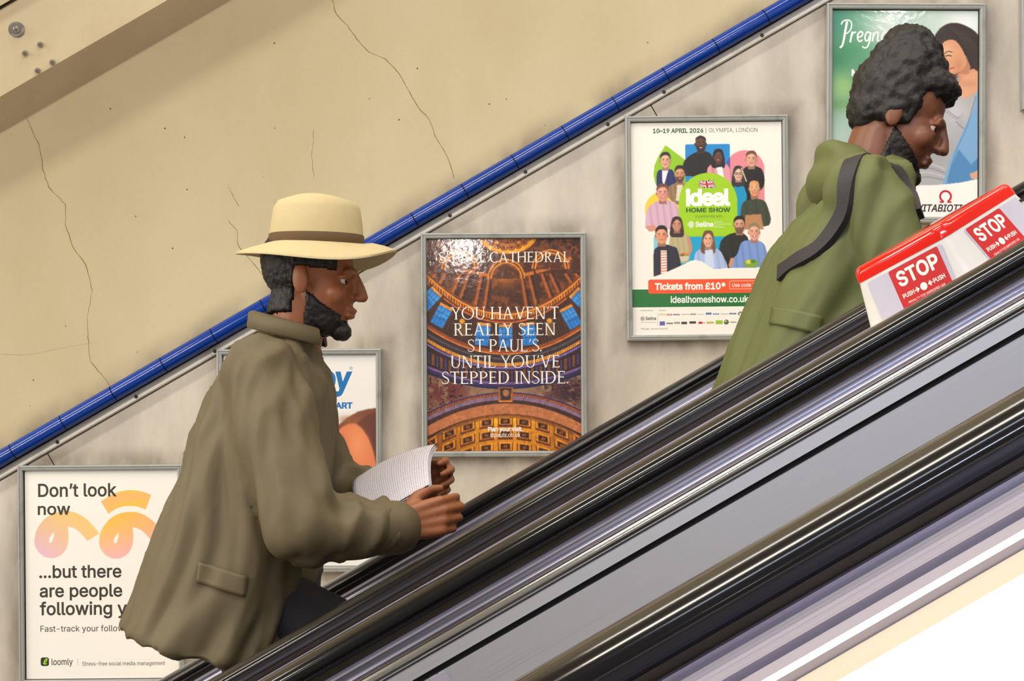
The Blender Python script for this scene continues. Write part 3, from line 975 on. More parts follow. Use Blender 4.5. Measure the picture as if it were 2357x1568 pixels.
# coffered arch
ar = lambda y0, k=.0014: y0 + k * u * u
for lo, hi, col in ((903, 906, (66, 52, 110)), (906, 911, (176, 104, 46)), (911, 921, (138, 112, 134)), (921, 929, (92, 62, 56)), (929, 953, (186, 122, 82)), (953, 958, (132, 84, 36)), (958, 1100, (206, 140, 34))):
    kk = .0014 + (lo - 903) * .000007
    R.mix(band(ar(lo, kk), ar(hi, kk if hi < 1000 else .0018)), col)
R.mix(band(ar(907), ar(910)) * (np.sin(u * 1.2) > 0), (90, 48, 24), .7)
R.mix(band(ar(922, .00153), ar(927, .00153)) * (np.sin(u * 1.5) > 0), (40, 32, 44), .8)
z = band(ar(958, .0018), ar(1100, .0018))
R.mix(z * np.exp(-((Y - 968 - .0016 * u * u) / 16) ** 2) * np.exp(-(u / 110) ** 2), (252, 190, 40), .8)
R.mix(z * np.clip(np.abs(u) / 175, 0, 1) ** 2, (120, 72, 34), .8)
for r_ in range(3):
    for k in range(-4, 5):
        xx = CX - 2 + k * (43 + r_ * .5); yy = 970 + r_ * 29 + .00165 * (xx - CX) ** 2
        sk = .0033 * (xx - CX)
        q = lambda w, h, oy=0: [(xx + x, yy + y + oy + sk * x) for x, y in ((-w, -h), (w, -h), (w, h), (-w, h))]
        R.poly(q(17, 11, 2), (112, 64, 26), 1); R.poly(q(15, 9, -1), (226, 154, 44), 1); R.poly(q(11.5, 7), (150, 92, 34), 1); R.poly(q(9.5, 5.4), (60, 40, 30), 1)
        R.ell(xx, yy, 5, 3, (176, 112, 46), 1); R.ell(xx, yy, 2, 1.4, (70, 44, 28), 1)
R.mix(z * (Y < ar(962, .0018)), (110, 66, 28), .5)
# keystone
R.poly([(1146, 891), (1181, 891), (1178, 926), (1148, 926)], (176, 108, 40)); R.poly([(1150, 894), (1177, 894), (1174, 921), (1152, 921)], (70, 56, 62)); R.ell(CX, 905, 8, 8, (170, 122, 84), 2)
R.line([(1148, 924), (1178, 924)], 3, (226, 140, 30))
R.a *= (0.84 + 0.32 * N2)[..., None]
R.a = R.a * 1.2 - 34
P.raster(R)

# serif capitals drawn with a broad pen: unit cap height, y up
def glyph(ch):
    S, TH, sf, sh = 0.112, 0.064, 0.080, 0.036        # stem, thin, serif reach, serif height
    q = []
    def R_(x0, y0, x1, y1): q.append([(x0, y0), (x1, y0), (x1, y1), (x0, y1)])
    def stem(x, w=S, top=True, bot=True):
        R_(x, 0, x + w, 1)
        if bot: R_(x - sf, 0, x + w + sf, sh)
        if top: R_(x - sf, 1 - sh, x + w + sf, 1)
    def diag(x0, y0, x1, y1, w): q.append([(x0 - w / 2, y0), (x0 + w / 2, y0), (x1 + w / 2, y1), (x1 - w / 2, y1)])
    def arc(cx, cy, rx, ry, a0, a1, w0, wm, n=26):
        o, i = [], []
        for k in range(n + 1):
            t = math.radians(a0 + (a1 - a0) * k / n)
            w = w0 + (wm - w0) * abs(math.cos(t)) ** 1.3
            o.append((cx + rx * math.cos(t), cy + ry * math.sin(t))); i.append((cx + (rx - w) * math.cos(t), cy + (ry - w * .8) * math.sin(t)))
        q.append(o + i[::-1])
    if ch == 'I': stem(sf); return q, S + 2 * sf
    if ch == 'H': stem(sf); stem(sf + .60); R_(sf, .49, sf + .62, .49 + TH); return q, .60 + S + 2 * sf
    if ch == 'E': stem(sf); R_(sf, 1 - TH, .55, 1); R_(sf, .49, .47, .49 + TH); R_(sf, 0, .58, TH); R_(.52, .86, .55, 1); R_(.55, 0, .585, .15); R_(.44, .44, .47, .59); return q, .62
    if ch == 'L': stem(sf); R_(sf, 0, .56, TH); R_(.53, 0, .565, .16); return q, .58
    if ch == 'T': stem(.30, top=False); R_(.02, 1 - TH, .66, 1); R_(.02, .85, .05, 1); R_(.63, .85, .66, 1); return q, .68
    if ch == 'D': stem(sf, S); arc(sf + .26, .5, .46, .5, -90, 90, TH, S * 1.1); R_(sf, 1 - TH * .8, sf + .27, 1); R_(sf, 0, sf + .27, TH * .8); return q, .84
    if ch == 'P': stem(sf, S); arc(sf + .22, .73, .31, .27, -90, 90, TH, S); R_(sf, 1 - TH * .8, sf + .23, 1); R_(sf, .46, sf + .23, .46 + TH * .8); return q, .64
    if ch == 'R': stem(sf, S); arc(sf + .20, .74, .29, .26, -90, 90, TH, S); R_(sf, 1 - TH * .8, sf + .21, 1); R_(sf, .48, sf + .21, .48 + TH * .8); diag(.62, 0, .32, .50, .11); R_(.56, 0, .74, sh); return q, .74
    if ch == 'U': R_(sf, .30, sf + S, 1); R_(0, 1 - sh, 2 * sf + S, 1); R_(.64, .30, .64 + TH, 1); R_(.64 - sf, 1 - sh, .64 + TH + sf, 1); arc((sf + .64 + TH) / 2, .32, (.64 + TH - sf) / 2, .33, 180, 360, TH, S * .8); return q, .64 + TH + sf
    if ch == 'A': diag(.10, 0, .40, 1, TH * 1.1); diag(.72, 0, .41, 1, .105); R_(.18, .33, .64, .33 + TH * .9); R_(.02, 0, .20, sh); R_(.62, 0, .84, sh); return q, .86
    if ch == 'V': diag(.42, 0, .12, 1, .105); diag(.43, 0, .72, 1, TH * 1.1); R_(.02, 1 - sh, .24, 1); R_(.63, 1 - sh, .82, 1); return q, .82
    if ch == 'Y': diag(.37, .45, .10, 1, .10); diag(.38, .45, .64, 1, TH * 1.1); R_(.33, 0, .33 + S, .48); R_(.33 - sf, 0, .33 + S + sf, sh); R_(0, 1 - sh, .20, 1); R_(.55, 1 - sh, .74, 1); return q, .74
    if ch == 'N': R_(.10, 0, .10 + TH, 1); R_(.68, 0, .68 + TH, 1); diag(.68, 0, .13, 1, .115); R_(.02, 0, .24, sh); R_(0, 1 - sh, .16, 1); R_(.59, 1 - sh, .82, 1); return q, .82
    if ch == 'C': arc(.47, .5, .46, .52, 52, 308, TH, S * 1.15, 36); R_(.735, .76, .765, .96); return q, .80
    if ch == 'O':
        q.append(('ring', [(.49 + .48 * math.cos(t), .5 + .52 * math.sin(t)) for t in [math.tau * k / 44 for k in range(44)]],
                  [(.49 + (.48 - .105) * math.cos(t), .5 + (.52 - .045) * math.sin(t)) for t in [math.tau * k / 44 for k in range(44)]]))
        return q, .98
    if ch == 'S':
        p = catmull([(.50, .80), (.46, .92), (.32, .98), (.16, .93), (.10, .78), (.18, .63), (.34, .52), (.49, .40), (.53, .24), (.45, .08), (.28, .02), (.12, .07), (.06, .20)], 6)
        o, i = [], []
        for k, c_ in enumerate(p):
            e = np.array(p[min(k + 1, len(p) - 1)]) - np.array(p[max(k - 1, 0)]); e /= max(np.hypot(*e), 1e-9)
            w = .052 + .05 * math.exp(-((k - len(p) * .5) / 12) ** 2)
            n_ = np.array([-e[1], e[0]]) * w / 2
            o.append(tuple(c_ + n_)); i.append(tuple(c_ - n_))
        q.append(o + i[::-1]); return q, .58
    if ch == '.': q.append([(.07 + .062 * math.cos(t), .06 + .062 * math.sin(t)) for t in [math.tau * k / 16 for k in range(16)]]); return q, .16
    if ch == '’': q.append([(.10, 1.0), (.18, 1.0), (.19, .92), (.13, .78), (.08, .76), (.11, .90)]); return q, .22
    return q, .34                                       # space
def serif(Pr, body, x0, y0, x1, y1, col, track=.06):
    w = 0; G = []
    for ch in body:
        q, adv = glyph(ch); G.append((q, w)); w += adv + (track if ch != ' ' else 0)
    al = [(x + ox) for q, ox in G for s in q for x, _ in (s[1] if s[0] == 'ring' else s)]
    mn, mx = min(al), max(al)
    fx = (x1 - x0) / (mx - mn)
    M = lambda p, ox: (x0 + (p[0] + ox - mn) * fx, y1 - p[1] * (y1 - y0))
    for q, ox in G:
        for s in q:
            if s[0] == 'ring': Pr.tri_poly([[M(p, ox) for p in s[1]], [M(p, ox) for p in s[2]]], col, 3e-6)
            else: Pr.tri_poly([[M(p, ox) for p in s]], col, 3e-6)
W2 = (250, 246, 236)
serif(P, 'S', 1011, 580, 1027, 604.5, W2); serif(P, '.', 1029.5, 601, 1033, 604.5, W2); serif(P, 'T', 1026, 577, 1035.5, 588, W2)
serif(P, 'PAUL', 1042, 580.5, 1119, 604, W2); serif(P, 'S', 1111.5, 576.5, 1119.5, 588, W2); serif(P, '.', 1121, 601, 1124.5, 604.5, W2)
serif(P, 'CATHEDRAL', 1128, 580, 1311.5, 604, W2)
serif(P, 'YOU HAVEN’T', 1038.6, 706.6, 1286, 735, W2)
serif(P, 'REALLY SEEN', 1044.8, 744, 1278.8, 772, W2)
serif(P, 'ST PAUL’S.', 1076.5, 781.3, 1246.6, 809.6, W2)
serif(P, 'UNTIL YOU’VE', 1036.7, 818.4, 1288, 846.6, W2)
serif(P, 'STEPPED INSIDE.', 1016.4, 855, 1307.7, 883.5, W2)
P.text('Plan your visit.', 1121.8, 982.5, 1202, 996, W2, 0.03)
P.text('stpauls.co.uk', 1127, 996.6, 1197, 1008.5, W2, 0.004)
P.build('poster_print', root)

# ------------------------------------------------------------------ poster: home show with a crowd of presenters
root, T, (a, b, c, d) = poster(1440, 268.5, 1814, 783.5, 13, 0.6, 'framed poster for a home show with a green dome badge and smiling people')
P = Print(T)
CREAM = (252, 247, 236)
R = Ras(a, b, c, 640, 1.0, CREAM)
BG = CREAM
def head(cx, cy, w, h, skin, hair, style='short', beard=None, smile=True, glasses=None, brow=(60, 42, 32)):
    """a printed portrait: neck, hair, face, features"""
    dk = tuple(v * .72 for v in skin); lt = tuple(min(255, v * 1.12 + 8) for v in skin)
    if style == 'long':
        R.poly([(cx - w * .55, cy - h * .28), (cx - w * .38, cy - h * .56), (cx, cy - h * .64), (cx + w * .4, cy - h * .56), (cx + w * .58, cy - h * .25), (cx + w * .72, cy + h * .35), (cx + w * .70, cy + h * .85), (cx + w * .35, cy + h * .95), (cx - w * .35, cy + h * .95), (cx - w * .72, cy + h * .8), (cx - w * .70, cy + h * .3)], hair, 1, smooth=True)
        for k in range(7): R.line([(cx - w * .5 + k * w * .16, cy - h * .4), (cx - w * .68 + k * w * .22, cy + h * .3), (cx - w * .6 + k * w * .2, cy + h * .85)], .9, tuple(min(255, v * 1.5 + 12) for v in hair), 1, .35)
    R.poly([(cx - w * .28, cy + h * .2), (cx + w * .28, cy + h * .2), (cx + w * .34, cy + h * .66), (cx - w * .34, cy + h * .66)], dk, 1)
    for sx in (-1, 1): R.ell(cx + sx * w * .50, cy + h * .03, w * .08, h * .10, dk, 1)
    R.poly([(cx - w * .46, cy - h * .2), (cx - w * .36, cy - h * .42), (cx, cy - h * .5), (cx + w * .36, cy - h * .42), (cx + w * .46, cy - h * .2), (cx + w * .45, cy + h * .12), (cx + w * .30, cy + h * .38), (cx, cy + h * .5), (cx - w * .30, cy + h * .38), (cx - w * .45, cy + h * .12)], skin, 1, smooth=True)
    R.blob(cx - w * .08, cy - h * .18, w * .28, h * .2, lt, .6)
    R.blob(cx + w * .36, cy + h * .1, w * .14, h * .35, dk, .55)
    for sx in (-1, 1): R.blob(cx + sx * w * .24, cy + h * .12, w * .13, h * .1, (min(255, skin[0] * 1.08), skin[1] * .86, skin[2] * .82), .5)
    if beard:
        R.poly([(cx - w * .45, cy + h * .02), (cx - w * .30, cy + h * .16), (cx, cy + h * .14), (cx + w * .30, cy + h * .16), (cx + w * .45, cy + h * .02), (cx + w * .34, cy + h * .40), (cx, cy + h * .54), (cx - w * .34, cy + h * .40)], beard, 2, .78, True)
    if style == 'short':
        R.poly([(cx - w * .50, cy - h * .06), (cx - w * .52, cy - h * .32), (cx - w * .30, cy - h * .54), (cx + w * .05, cy - h * .60), (cx + w * .36, cy - h * .52), (cx + w * .52, cy - h * .30), (cx + w * .49, cy - h * .04), (cx + w * .42, cy - h * .22), (cx + w * .22, cy - h * .36), (cx - w * .16, cy - h * .36), (cx - w * .40, cy - h * .24)], hair, 1, smooth=True)
    elif style == 'long':
        R.poly([(cx - w * .50, cy + h * .15), (cx - w * .54, cy - h * .25), (cx - w * .25, cy - h * .58), (cx + w * .2, cy - h * .60), (cx + w * .54, cy - h * .28), (cx + w * .52, cy + h * .15), (cx + w * .40, cy - h * .18), (cx + w * .08, cy - h * .42), (cx - w * .22, cy - h * .30), (cx - w * .42, cy - h * .08)], hair, 1, smooth=True)
    elif style == 'crop':
        R.poly([(cx - w * .48, cy - h * .1), (cx - w * .44, cy - h * .38), (cx, cy - h * .54), (cx + w * .44, cy - h * .38), (cx + w * .48, cy - h * .1), (cx + w * .38, cy - h * .30), (cx, cy - h * .38), (cx - w * .38, cy - h * .30)], hair, 1, .9, True)
    for sx in (-1, 1):
        R.line([(cx + sx * w * .10, cy - h * .10), (cx + sx * w * .20, cy - h * .13), (cx + sx * w * .31, cy - h * .10)], 1.2, brow, 1, .9)
        R.ell(cx + sx * w * .20, cy - h * .035, w * .075, h * .022, (240, 236, 228), 0, .6)
        R.ell(cx + sx * w * .20, cy - h * .035, w * .045, h * .030, (38, 28, 24), 1)
        if glasses:
            R.line(el(cx + sx * w * .21, cy - h * .03, w * .16, h * .085, 14) + [(cx + sx * w * .21 + w * .16, cy - h * .03)], 1.0, glasses, 1, .9)
    R.line([(cx + w * .02, cy - h * .02), (cx + w * .07, cy + h * .11), (cx - w * .04, cy + h * .13)], 1.0, dk, 1, .8)
    if smile:
        R.poly([(cx - w * .20, cy + h * .21), (cx, cy + h * .235), (cx + w * .20, cy + h * .21), (cx + w * .12, cy + h * .30), (cx, cy + h * .325), (cx - w * .12, cy + h * .30)], (160, 70, 66), 1)
        R.poly([(cx - w * .15, cy + h * .225), (cx, cy + h * .245), (cx + w * .15, cy + h * .225), (cx, cy + h * .29)], (250, 246, 240), 0)
    else:
        R.line([(cx - w * .15, cy + h * .245), (cx, cy + h * .26), (cx + w * .15, cy + h * .235)], 1.6, (170, 86, 78), 1)
def body(pts, col, folds=3, dark=.7):
    m = R.poly(pts, col, 1, 1, True)
    xs = [p[0] for p in pts]; ys = [p[1] for p in pts]
    for k in range(folds):
        x = min(xs) + (max(xs) - min(xs)) * (k + .6) / folds
        R.mix(m * np.exp(-((R.X - x - (R.Y - min(ys)) * .12) / 3.2) ** 2), tuple(v * dark for v in col), .5)
# coloured shapes behind
R.poly([(1534, 333.4), (1578, 367), (1590, 400), (1585, 440), (1520, 440), (1509, 420), (1505.5, 401), (1508, 380), (1518, 357)], (148, 204, 28), 1)
R.ell(1525, 482, 40, 41, (254, 214, 58), 1)
R.ell(1716, 391, 45, 44, (238, 142, 152), 1); R.poly([(1671, 391), (1761, 391), (1761, 470), (1700, 470)], (238, 142, 152), 1)
R.poly(rr(1579, 332.3, 1682.3, 420, 3), (22, 142, 216), 1)
m = (((R.X - 1716) / 45) ** 2 + ((R.Y - 391) / 44) ** 2 < 1) & (R.X < 1682)
R.mix(Ras.blur(m.astype(float), 1), (108, 76, 164))
R.poly([(1504, 545), (1520, 545), (1520, 600), (1504, 600)], (140, 206, 220), 1)
R.poly([(1585, 540), (1690, 540), (1690, 622), (1560, 622)], (0, 166, 214), 1)
BK = (30, 28, 27)
body([(1572, 404), (1573, 382), (1580, 366), (1602, 351), (1628, 349), (1641, 362), (1648, 404)], BK)
head(1614.8, 331, 25, 35, (92, 58, 42), (34, 26, 24), 'crop', (40, 28, 24), brow=(24, 18, 16))
body([(1628, 402), (1632, 384), (1648, 376), (1668, 376), (1680, 386), (1690, 414), (1680, 424), (1640, 408)], (236, 158, 172))
head(1655, 361, 21, 28, (104, 64, 46), (28, 22, 24), 'long', brow=(24, 18, 16))
R.poly([(1650, 386), (1664, 384), (1668, 410), (1654, 402)], (250, 246, 246), 1)
body([(1708, 420), (1712, 392), (1724, 384), (1742, 384), (1756, 394), (1761, 420), (1750, 440), (1716, 440)], BK)
head(1731, 368, 24, 34, (228, 170, 142), (112, 76, 54), 'short', smile=False)
body([(1512, 428), (1514, 396), (1526, 389), (1541, 388), (1552, 396), (1556, 428)], (42, 48, 112))
R.poly([(1525, 389), (1541, 387), (1530, 424), (1526, 424)], (244, 244, 250), 1)
head(1533, 369, 23, 34, (230, 176, 148), (46, 34, 28), 'short', smile=False)
body([(1536, 432), (1548, 424), (1572, 418), (1590, 440), (1586, 470), (1560, 470), (1538, 452)], (164, 134, 92), 5)
R.poly([(1560, 424), (1574, 420), (1566, 462), (1556, 462)], (232, 220, 196), 1)
head(1566, 401, 23, 36, (210, 150, 112), (50, 36, 28), 'short', (72, 48, 34))
body([(1684, 430), (1692, 420), (1704, 416), (1718, 424), (1728, 446), (1730, 500), (1690, 500)], (26, 26, 30))
R.poly([(1690, 424), (1700, 432), (1712, 424), (1720, 450), (1716, 500), (1692, 500)], (0, 152, 202), 1)
head(1700.6, 401.5, 21, 30, (234, 188, 162), (52, 42, 38), 'long', glasses=(46, 34, 34)); R.line([(1708, 388), (1714, 404), (1719, 418)], 3, (214, 190, 160), 1)
body([(1702, 520), (1708, 474), (1722, 462), (1750, 460), (1766, 474), (1770, 520)], (66, 74, 54))
R.poly([(1716, 496), (1752, 494), (1758, 530), (1712, 530)], (190, 136, 92), 2)
head(1737, 435, 25, 36, (226, 160, 104), (226, 160, 104), 'bald', glasses=(250, 240, 210))
body([(1485, 524), (1488, 488), (1500, 470), (1518, 461), (1540, 461), (1556, 468), (1564, 490), (1564, 524)], (226, 184, 206), 5, .82)
R.poly([(1485, 520), (1506, 516), (1514, 530), (1494, 532)], (222, 150, 130), 1)
head(1526, 444, 27, 38, (230, 156, 140), (120, 74, 52), 'short')
# badge
R.poly([(1563.5, 545)] + [(1630.7 + 67.2 * math.cos(t), 465 - 67 * math.sin(t)) for t in [math.pi - math.pi * i / 30 for i in range(31)]] + [(1698, 545)], (164, 214, 4), 1)
body([(1538, 596), (1541, 548), (1552, 535), (1570, 534), (1584, 548), (1586, 596), (1564, 606)], (198, 184, 136), 4, .85)
R.line([(1584, 546), (1590, 572), (1582, 588)], 7, (206, 146, 116), 2)
head(1557.8, 517, 22, 30, (206, 146, 116), (58, 36, 34), 'long', smile=True)
R.ell(1574, 588, 11, 5, (110, 150, 50), 1); R.ell(1570, 586, 4, 3, (200, 60, 60), 1); R.ell(1578, 584, 4, 3, (230, 150, 40), 1); R.poly([(1563, 590), (1585, 588), (1582, 600), (1568, 602)], (214, 206, 178), 1)
body([(1652, 622), (1656, 566), (1668, 546), (1690, 537), (1712, 539), (1724, 560), (1726, 622)], (36, 36, 32), 4)
head(1702, 519, 25, 36, (214, 158, 128), (30, 26, 24), 'short', (90, 66, 54), smile=False)
body([(1596, 624), (1598, 588), (1608, 575), (1630, 570), (1652, 574), (1664, 590), (1670, 624)], (176, 194, 238), 5, .86)
head(1629.5, 552, 23, 34, (236, 178, 146), (116, 78, 52), 'long')
R.poly([(1622, 576), (1640, 574), (1644, 618), (1620, 618)], (206, 222, 248), 2)
body([(1678, 620), (1682, 600), (1696, 586), (1706, 560), (1724, 554), (1752, 558), (1764, 580), (1764, 622)], (128, 158, 220), 5, .82)
R.line([(1684, 598), (1680, 612)], 8, (222, 150, 110), 2)
head(1735.7, 536, 25, 37, (230, 168, 140), (146, 130, 96), 'short')
R.ell(1728, 608, 17, 10, (128, 170, 60), 2); R.ell(1722, 604, 6, 5, (220, 214, 70), 1); R.ell(1733, 603, 6, 4, (86, 136, 50), 1)
body([(1503, 640), (1504, 582), (1512, 568), (1528, 562), (1546, 566), (1560, 578), (1564, 640)], (48, 44, 58), 3)
R.poly([(1520, 576), (1534, 576), (1534, 632), (1520, 634)], (250, 240, 232), 1)
for k in range(9): R.line([(1520.5, 580 + k * 6.2), (1533.5, 579 + k * 6.2)], 2.2, (226, 112, 74), 1)
head(1522.4, 541, 27, 39, (232, 158, 118), (34, 26, 24), 'short', smile=False)
R.poly([(a - 2, 636), (1506, 635), (1530, 627), (1553, 617), (1573, 608), (1588, 600), (1600, 598.5), (1615, 602), (1630, 613), (1642, 619), (1655, 620), (1670, 617), (1690, 618), (1720, 618), (1766, 616), (1770, 560), (c + 2, 560), (c + 2, 700), (a - 2, 700)], CREAM, 1)
P.raster(R)
P.rect(a, 640, c, d, CREAM)
GR = (38, 92, 44)
P.text('10–19 APRIL 2026', 1505.2, 295, 1621.4, 305.6, GR, 0.028)
P.rect(1626.6, 294, 1627.8, 307, GR)
P.text('OLYMPIA, LONDON', 1633.8, 295.2, 1746, 307, (74, 88, 60))
# flag
fl_ = [(1611, 414.3), (1642, 415.7), (1650, 435.3), (1609.8, 429)]
def fq(u_, v_):
    w_ = 1.6 * math.sin(u_ * 5)
    x = (1 - v_) * ((1 - u_) * fl_[0][0] + u_ * fl_[1][0]) + v_ * ((1 - u_) * fl_[3][0] + u_ * fl_[2][0])
    y = (1 - v_) * ((1 - u_) * fl_[0][1] + u_ * fl_[1][1]) + v_ * ((1 - u_) * fl_[3][1] + u_ * fl_[2][1]) + w_
    return (x, y)
def fband(p0, p1, w, col):
    e = np.array(p1) - np.array(p0); n_ = np.array([-e[1] , e[0]]); n_ = n_ / np.hypot(*n_) * w
    A_, B_ = np.array(p0), np.array(p1)
    L_ = [fq(*np.clip(A_ + (B_ - A_) * t + n_, 0, 1)) for t in np.linspace(0, 1, 8)]
    M_ = [fq(*np.clip(A_ + (B_ - A_) * t - n_, 0, 1)) for t in np.linspace(0, 1, 8)]
    P.poly(L_ + M_[::-1], col)
P.poly([fq(t, 0) for t in np.linspace(0, 1, 9)] + [fq(t, 1) for t in np.linspace(1, 0, 9)], (34, 40, 100))
fband((0, 0), (1, 1), .11, (248, 246, 246)); fband((0, 1), (1, 0), .11, (248, 246, 246))
fband((0, 0), (1, 1), .04, (206, 40, 50)); fband((0, 1), (1, 0), .04, (206, 40, 50))
fband((0, .5), (1, .5), .17, (248, 246, 246)); fband((.5, 0), (.5, 1), .13, (248, 246, 246))
fband((0, .5), (1, .5), .10, (206, 40, 50)); fband((.5, 0), (.5, 1), .075, (206, 40, 50))
P.text('ideal', 1579, 433.5, 1682, 475, (255, 255, 252), 0.040, 0, 0.95)
P.text('HOME SHOW', 1579.8, 478.4, 1681.6, 489, (24, 92, 40), 0.028)
P.text('in partnership with', 1601, 494.5, 1662, 502.5, (70, 110, 30))
def shell(cx, cy, r, col):
    for k in range(7):
        t = -math.pi * .42 + math.pi * .84 * k / 6
        P.poly([(cx - r * .9, cy), (cx + r * math.cos(t - .16), cy + r * math.sin(t - .16)), (cx + r * math.cos(t + .10), cy + r * math.sin(t + .10))], col)
shell(1589, 516.8, 8.8, (250, 252, 240))
P.text('Selina', 1600.8, 510, 1642, 522.6, (252, 252, 244), 0.03)
P.rect(1645.3, 508, 1646.3, 525.5, (240, 248, 220))
for s_, x1_, y_ in (('Home', 1663, 508.8), ('Improvements', 1683, 514.6), ('Finance', 1666, 520.4)):
    P.text(s_, 1649, y_, x1_, y_ + 4.2, (246, 250, 230))
P.rect(a, 665, c, 706, (34, 116, 54))
P.rrect(1490.8, 642.5, 1772, 675, 5, (246, 88, 40))
P.text('Tickets from £10*', 1505.7, 650, 1668.8, 667, (255, 250, 242), 0.032)
P.ring(rr(1677.4, 647, 1764, 666.5, 3), rr(1678.3, 647.9, 1763.1, 665.6, 2.5), (252, 230, 214))
P.text('Use code TUBE', 1684, 652.5, 1756, 661.5, (253, 238, 226), 0.012)
P.text('idealhomeshow.co.uk', 1541.9, 681, 1721.4, 697, (250, 252, 244), 0.020)
LT_ = (110, 112, 104)
P.text('Headline Sponsor', 1472, 712, 1502, 715.4, LT_); P.text('Sponsors', 1515, 712, 1531, 715.4, LT_)
for k in range(5): P.ring(el(1476.8, 732, 4.8 - k, 4.8 - k, 20), el(1476.8, 732, 4.4 - k, 4.4 - k, 20), (80, 84, 80))
P.text('Selina', 1483.7, 727.6, 1507.6, 735.6, (70, 74, 70), 0.012)
P.rect(1472, 740, 1507, 740.6, (150, 150, 145)); P.rect(1511.2, 719, 1511.8, 749, (170, 170, 165))
logos = [(1522, 723, 14, 4, (222, 206, 140)), (1539, 723.5, 13, 3.4, (214, 90, 90)), (1555, 723.5, 14, 3.4, (120, 100, 160)), (1575, 723, 18, 2, (190, 200, 160)), (1593, 723, 12, 3.2, (120, 128, 110)), (1611, 723, 16, 2, (214, 214, 206)), (1629, 722, 13, 4.6, (90, 130, 190)), (1646, 723, 14, 2.6, (80, 110, 180)), (1665, 723, 16, 2, (190, 190, 188)), (1684.5, 722.6, 16, 3.4, (86, 110, 170)),
         (1522, 743.5, 12, 9, (96, 104, 180)), (1539, 743.5, 14, 3, (70, 70, 70)), (1556, 742.5, 13, 4, (120, 120, 116)), (1572.5, 743, 13, 5.4, (70, 70, 66)), (1592, 742, 15, 5, (74, 60, 60)), (1610, 743, 9, 4.6, (206, 40, 44)), (1618, 743, 4, 1.4, (120, 120, 118)), (1632, 742.6, 16, 3.6, (190, 160, 60)), (1653, 742, 15.6, 8, (150, 200, 40)), (1686, 742, 14, 2.2, (130, 140, 130)), (1706, 742, 12, 6, (200, 206, 196))]
for x_, y_, w_, h_, col in logos:
    P.rect(x_ - w_ / 2, y_ - h_ / 2, x_ + w_ / 2, y_ + h_ / 2, col)
    if h_ < 4.2 and w_ > 10:
        for k in range(3): P.rect(x_ - w_ / 2 + w_ * (.2 + .27 * k), y_ - h_ / 2, x_ - w_ / 2 + w_ * (.2 + .27 * k) + .9, y_ + h_ / 2, CREAM)
P.ell(1669.5, 741.8, 5.6, 5.6, (60, 112, 80)); P.ell(1668, 740, 3, 2.4, (226, 170, 80)); P.poly([(1696, 722), (1702, 717), (1708, 722), (1706, 727), (1698, 727)], (130, 124, 104)); P.rect(1700, 722, 1704, 727, CREAM)
P.text('*T&Cs apply - offer ends 19 April 2026', 1472, 754, 1534.8, 757.8, (110, 106, 98))
P.build('poster_print', root)

# ------------------------------------------------------------------ poster: mother-to-be in blue cardigan
root, T, (a, b, c, d) = poster(1899.5, 11, 2264, 514, 13.5, -0.2, 'framed vitamin poster of a pregnant woman in a blue cardigan against green blur')
P = Print(T)
R = Ras(a, b, c, d, 1.1, (104, 164, 132))
K = 2.8005
def cv(x, y): return (1600 + x / K, y / K)
X, Y = R.X, R.Y
R.mix(np.clip((X - 1990) / 150, 0, 1), (206, 222, 216), .8)
for x_, y_, rx_, ry_, col, op in ((1925, 50, 40, 50, (60, 140, 120), .9), (1960, 110, 50, 30, (70, 150, 100), .8), (1930, 140, 30, 40, (50, 128, 90), .8), (1990, 200, 50, 50, (60, 130, 84), .7), (1940, 200, 36, 34, (170, 206, 120), .7), (1930, 245, 40, 14, (86, 140, 60), .8), (2050, 60, 60, 40, (226, 234, 232), .8), (2220, 60, 60, 60, (246, 250, 250), .9), (2090, 130, 40, 60, (120, 176, 150), .6), (2020, 270, 80, 30, (200, 216, 206), .7), (1930, 320, 60, 60, (196, 208, 204), .8), (2120, 200, 30, 40, (176, 206, 190), .7)):
    R.blob(x_, y_, rx_, ry_, col, op)
SK, HR = (224, 158, 116), (42, 26, 20)
CARD, CARD2 = (126, 172, 214), (66, 128, 184)
W_ = lambda L: [cv(x, y) for x, y in L]
R.poly(W_([(1535, 260), (1570, 200), (1620, 165), (1690, 152), (1750, 180), (1800, 250), (1830, 330), (1850, 470), (1780, 480), (1690, 520), (1610, 560), (1590, 550), (1585, 500), (1555, 430), (1540, 350)]), HR, 2, smooth=True)
R.poly(W_([(1700, 470), (1860, 420), (1860, 640), (1700, 700), (1670, 620), (1690, 520)]), SK, 2)
R.poly(W_([(1690, 300), (1745, 360), (1775, 430), (1760, 480), (1710, 520), (1700, 420)]), (196, 132, 96), 2)
R.poly(W_([(1575, 300), (1610, 265), (1660, 255), (1700, 285), (1735, 350), (1745, 410), (1715, 455), (1670, 478), (1645, 470), (1625, 435), (1590, 405), (1585, 380), (1570, 365)]), SK, 1, smooth=True)
R.blob(*cv(1620, 330), 14, 16, (240, 190, 150), .7); R.blob(*cv(1700, 420), 10, 16, (198, 130, 94), .6); R.blob(*cv(1610, 415), 8, 7, (236, 150, 120), .6)
R.poly(W_([(1545, 330), (1560, 240), (1620, 190), (1690, 230), (1745, 330), (1790, 430), (1860, 470), (1860, 300), (1800, 200), (1690, 148), (1600, 165), (1540, 240)]), HR, 2, 1, True)
for k in range(10): R.line(W_([(1640 + 12 * k, 175 + k * 4), (1720 + 10 * k, 260 + k * 4), (1770 + 9 * k, 360), (1820 + 6 * k, 460)]), 1.0, (112, 76, 52), 1, .4)
R.line(W_([(1550, 300), (1556, 400), (1580, 480), (1600, 545)]), 7, (70, 46, 32), 2); R.line(W_([(1575, 430), (1600, 500), (1605, 550)]), 2.5, (130, 90, 50), 1, .8)
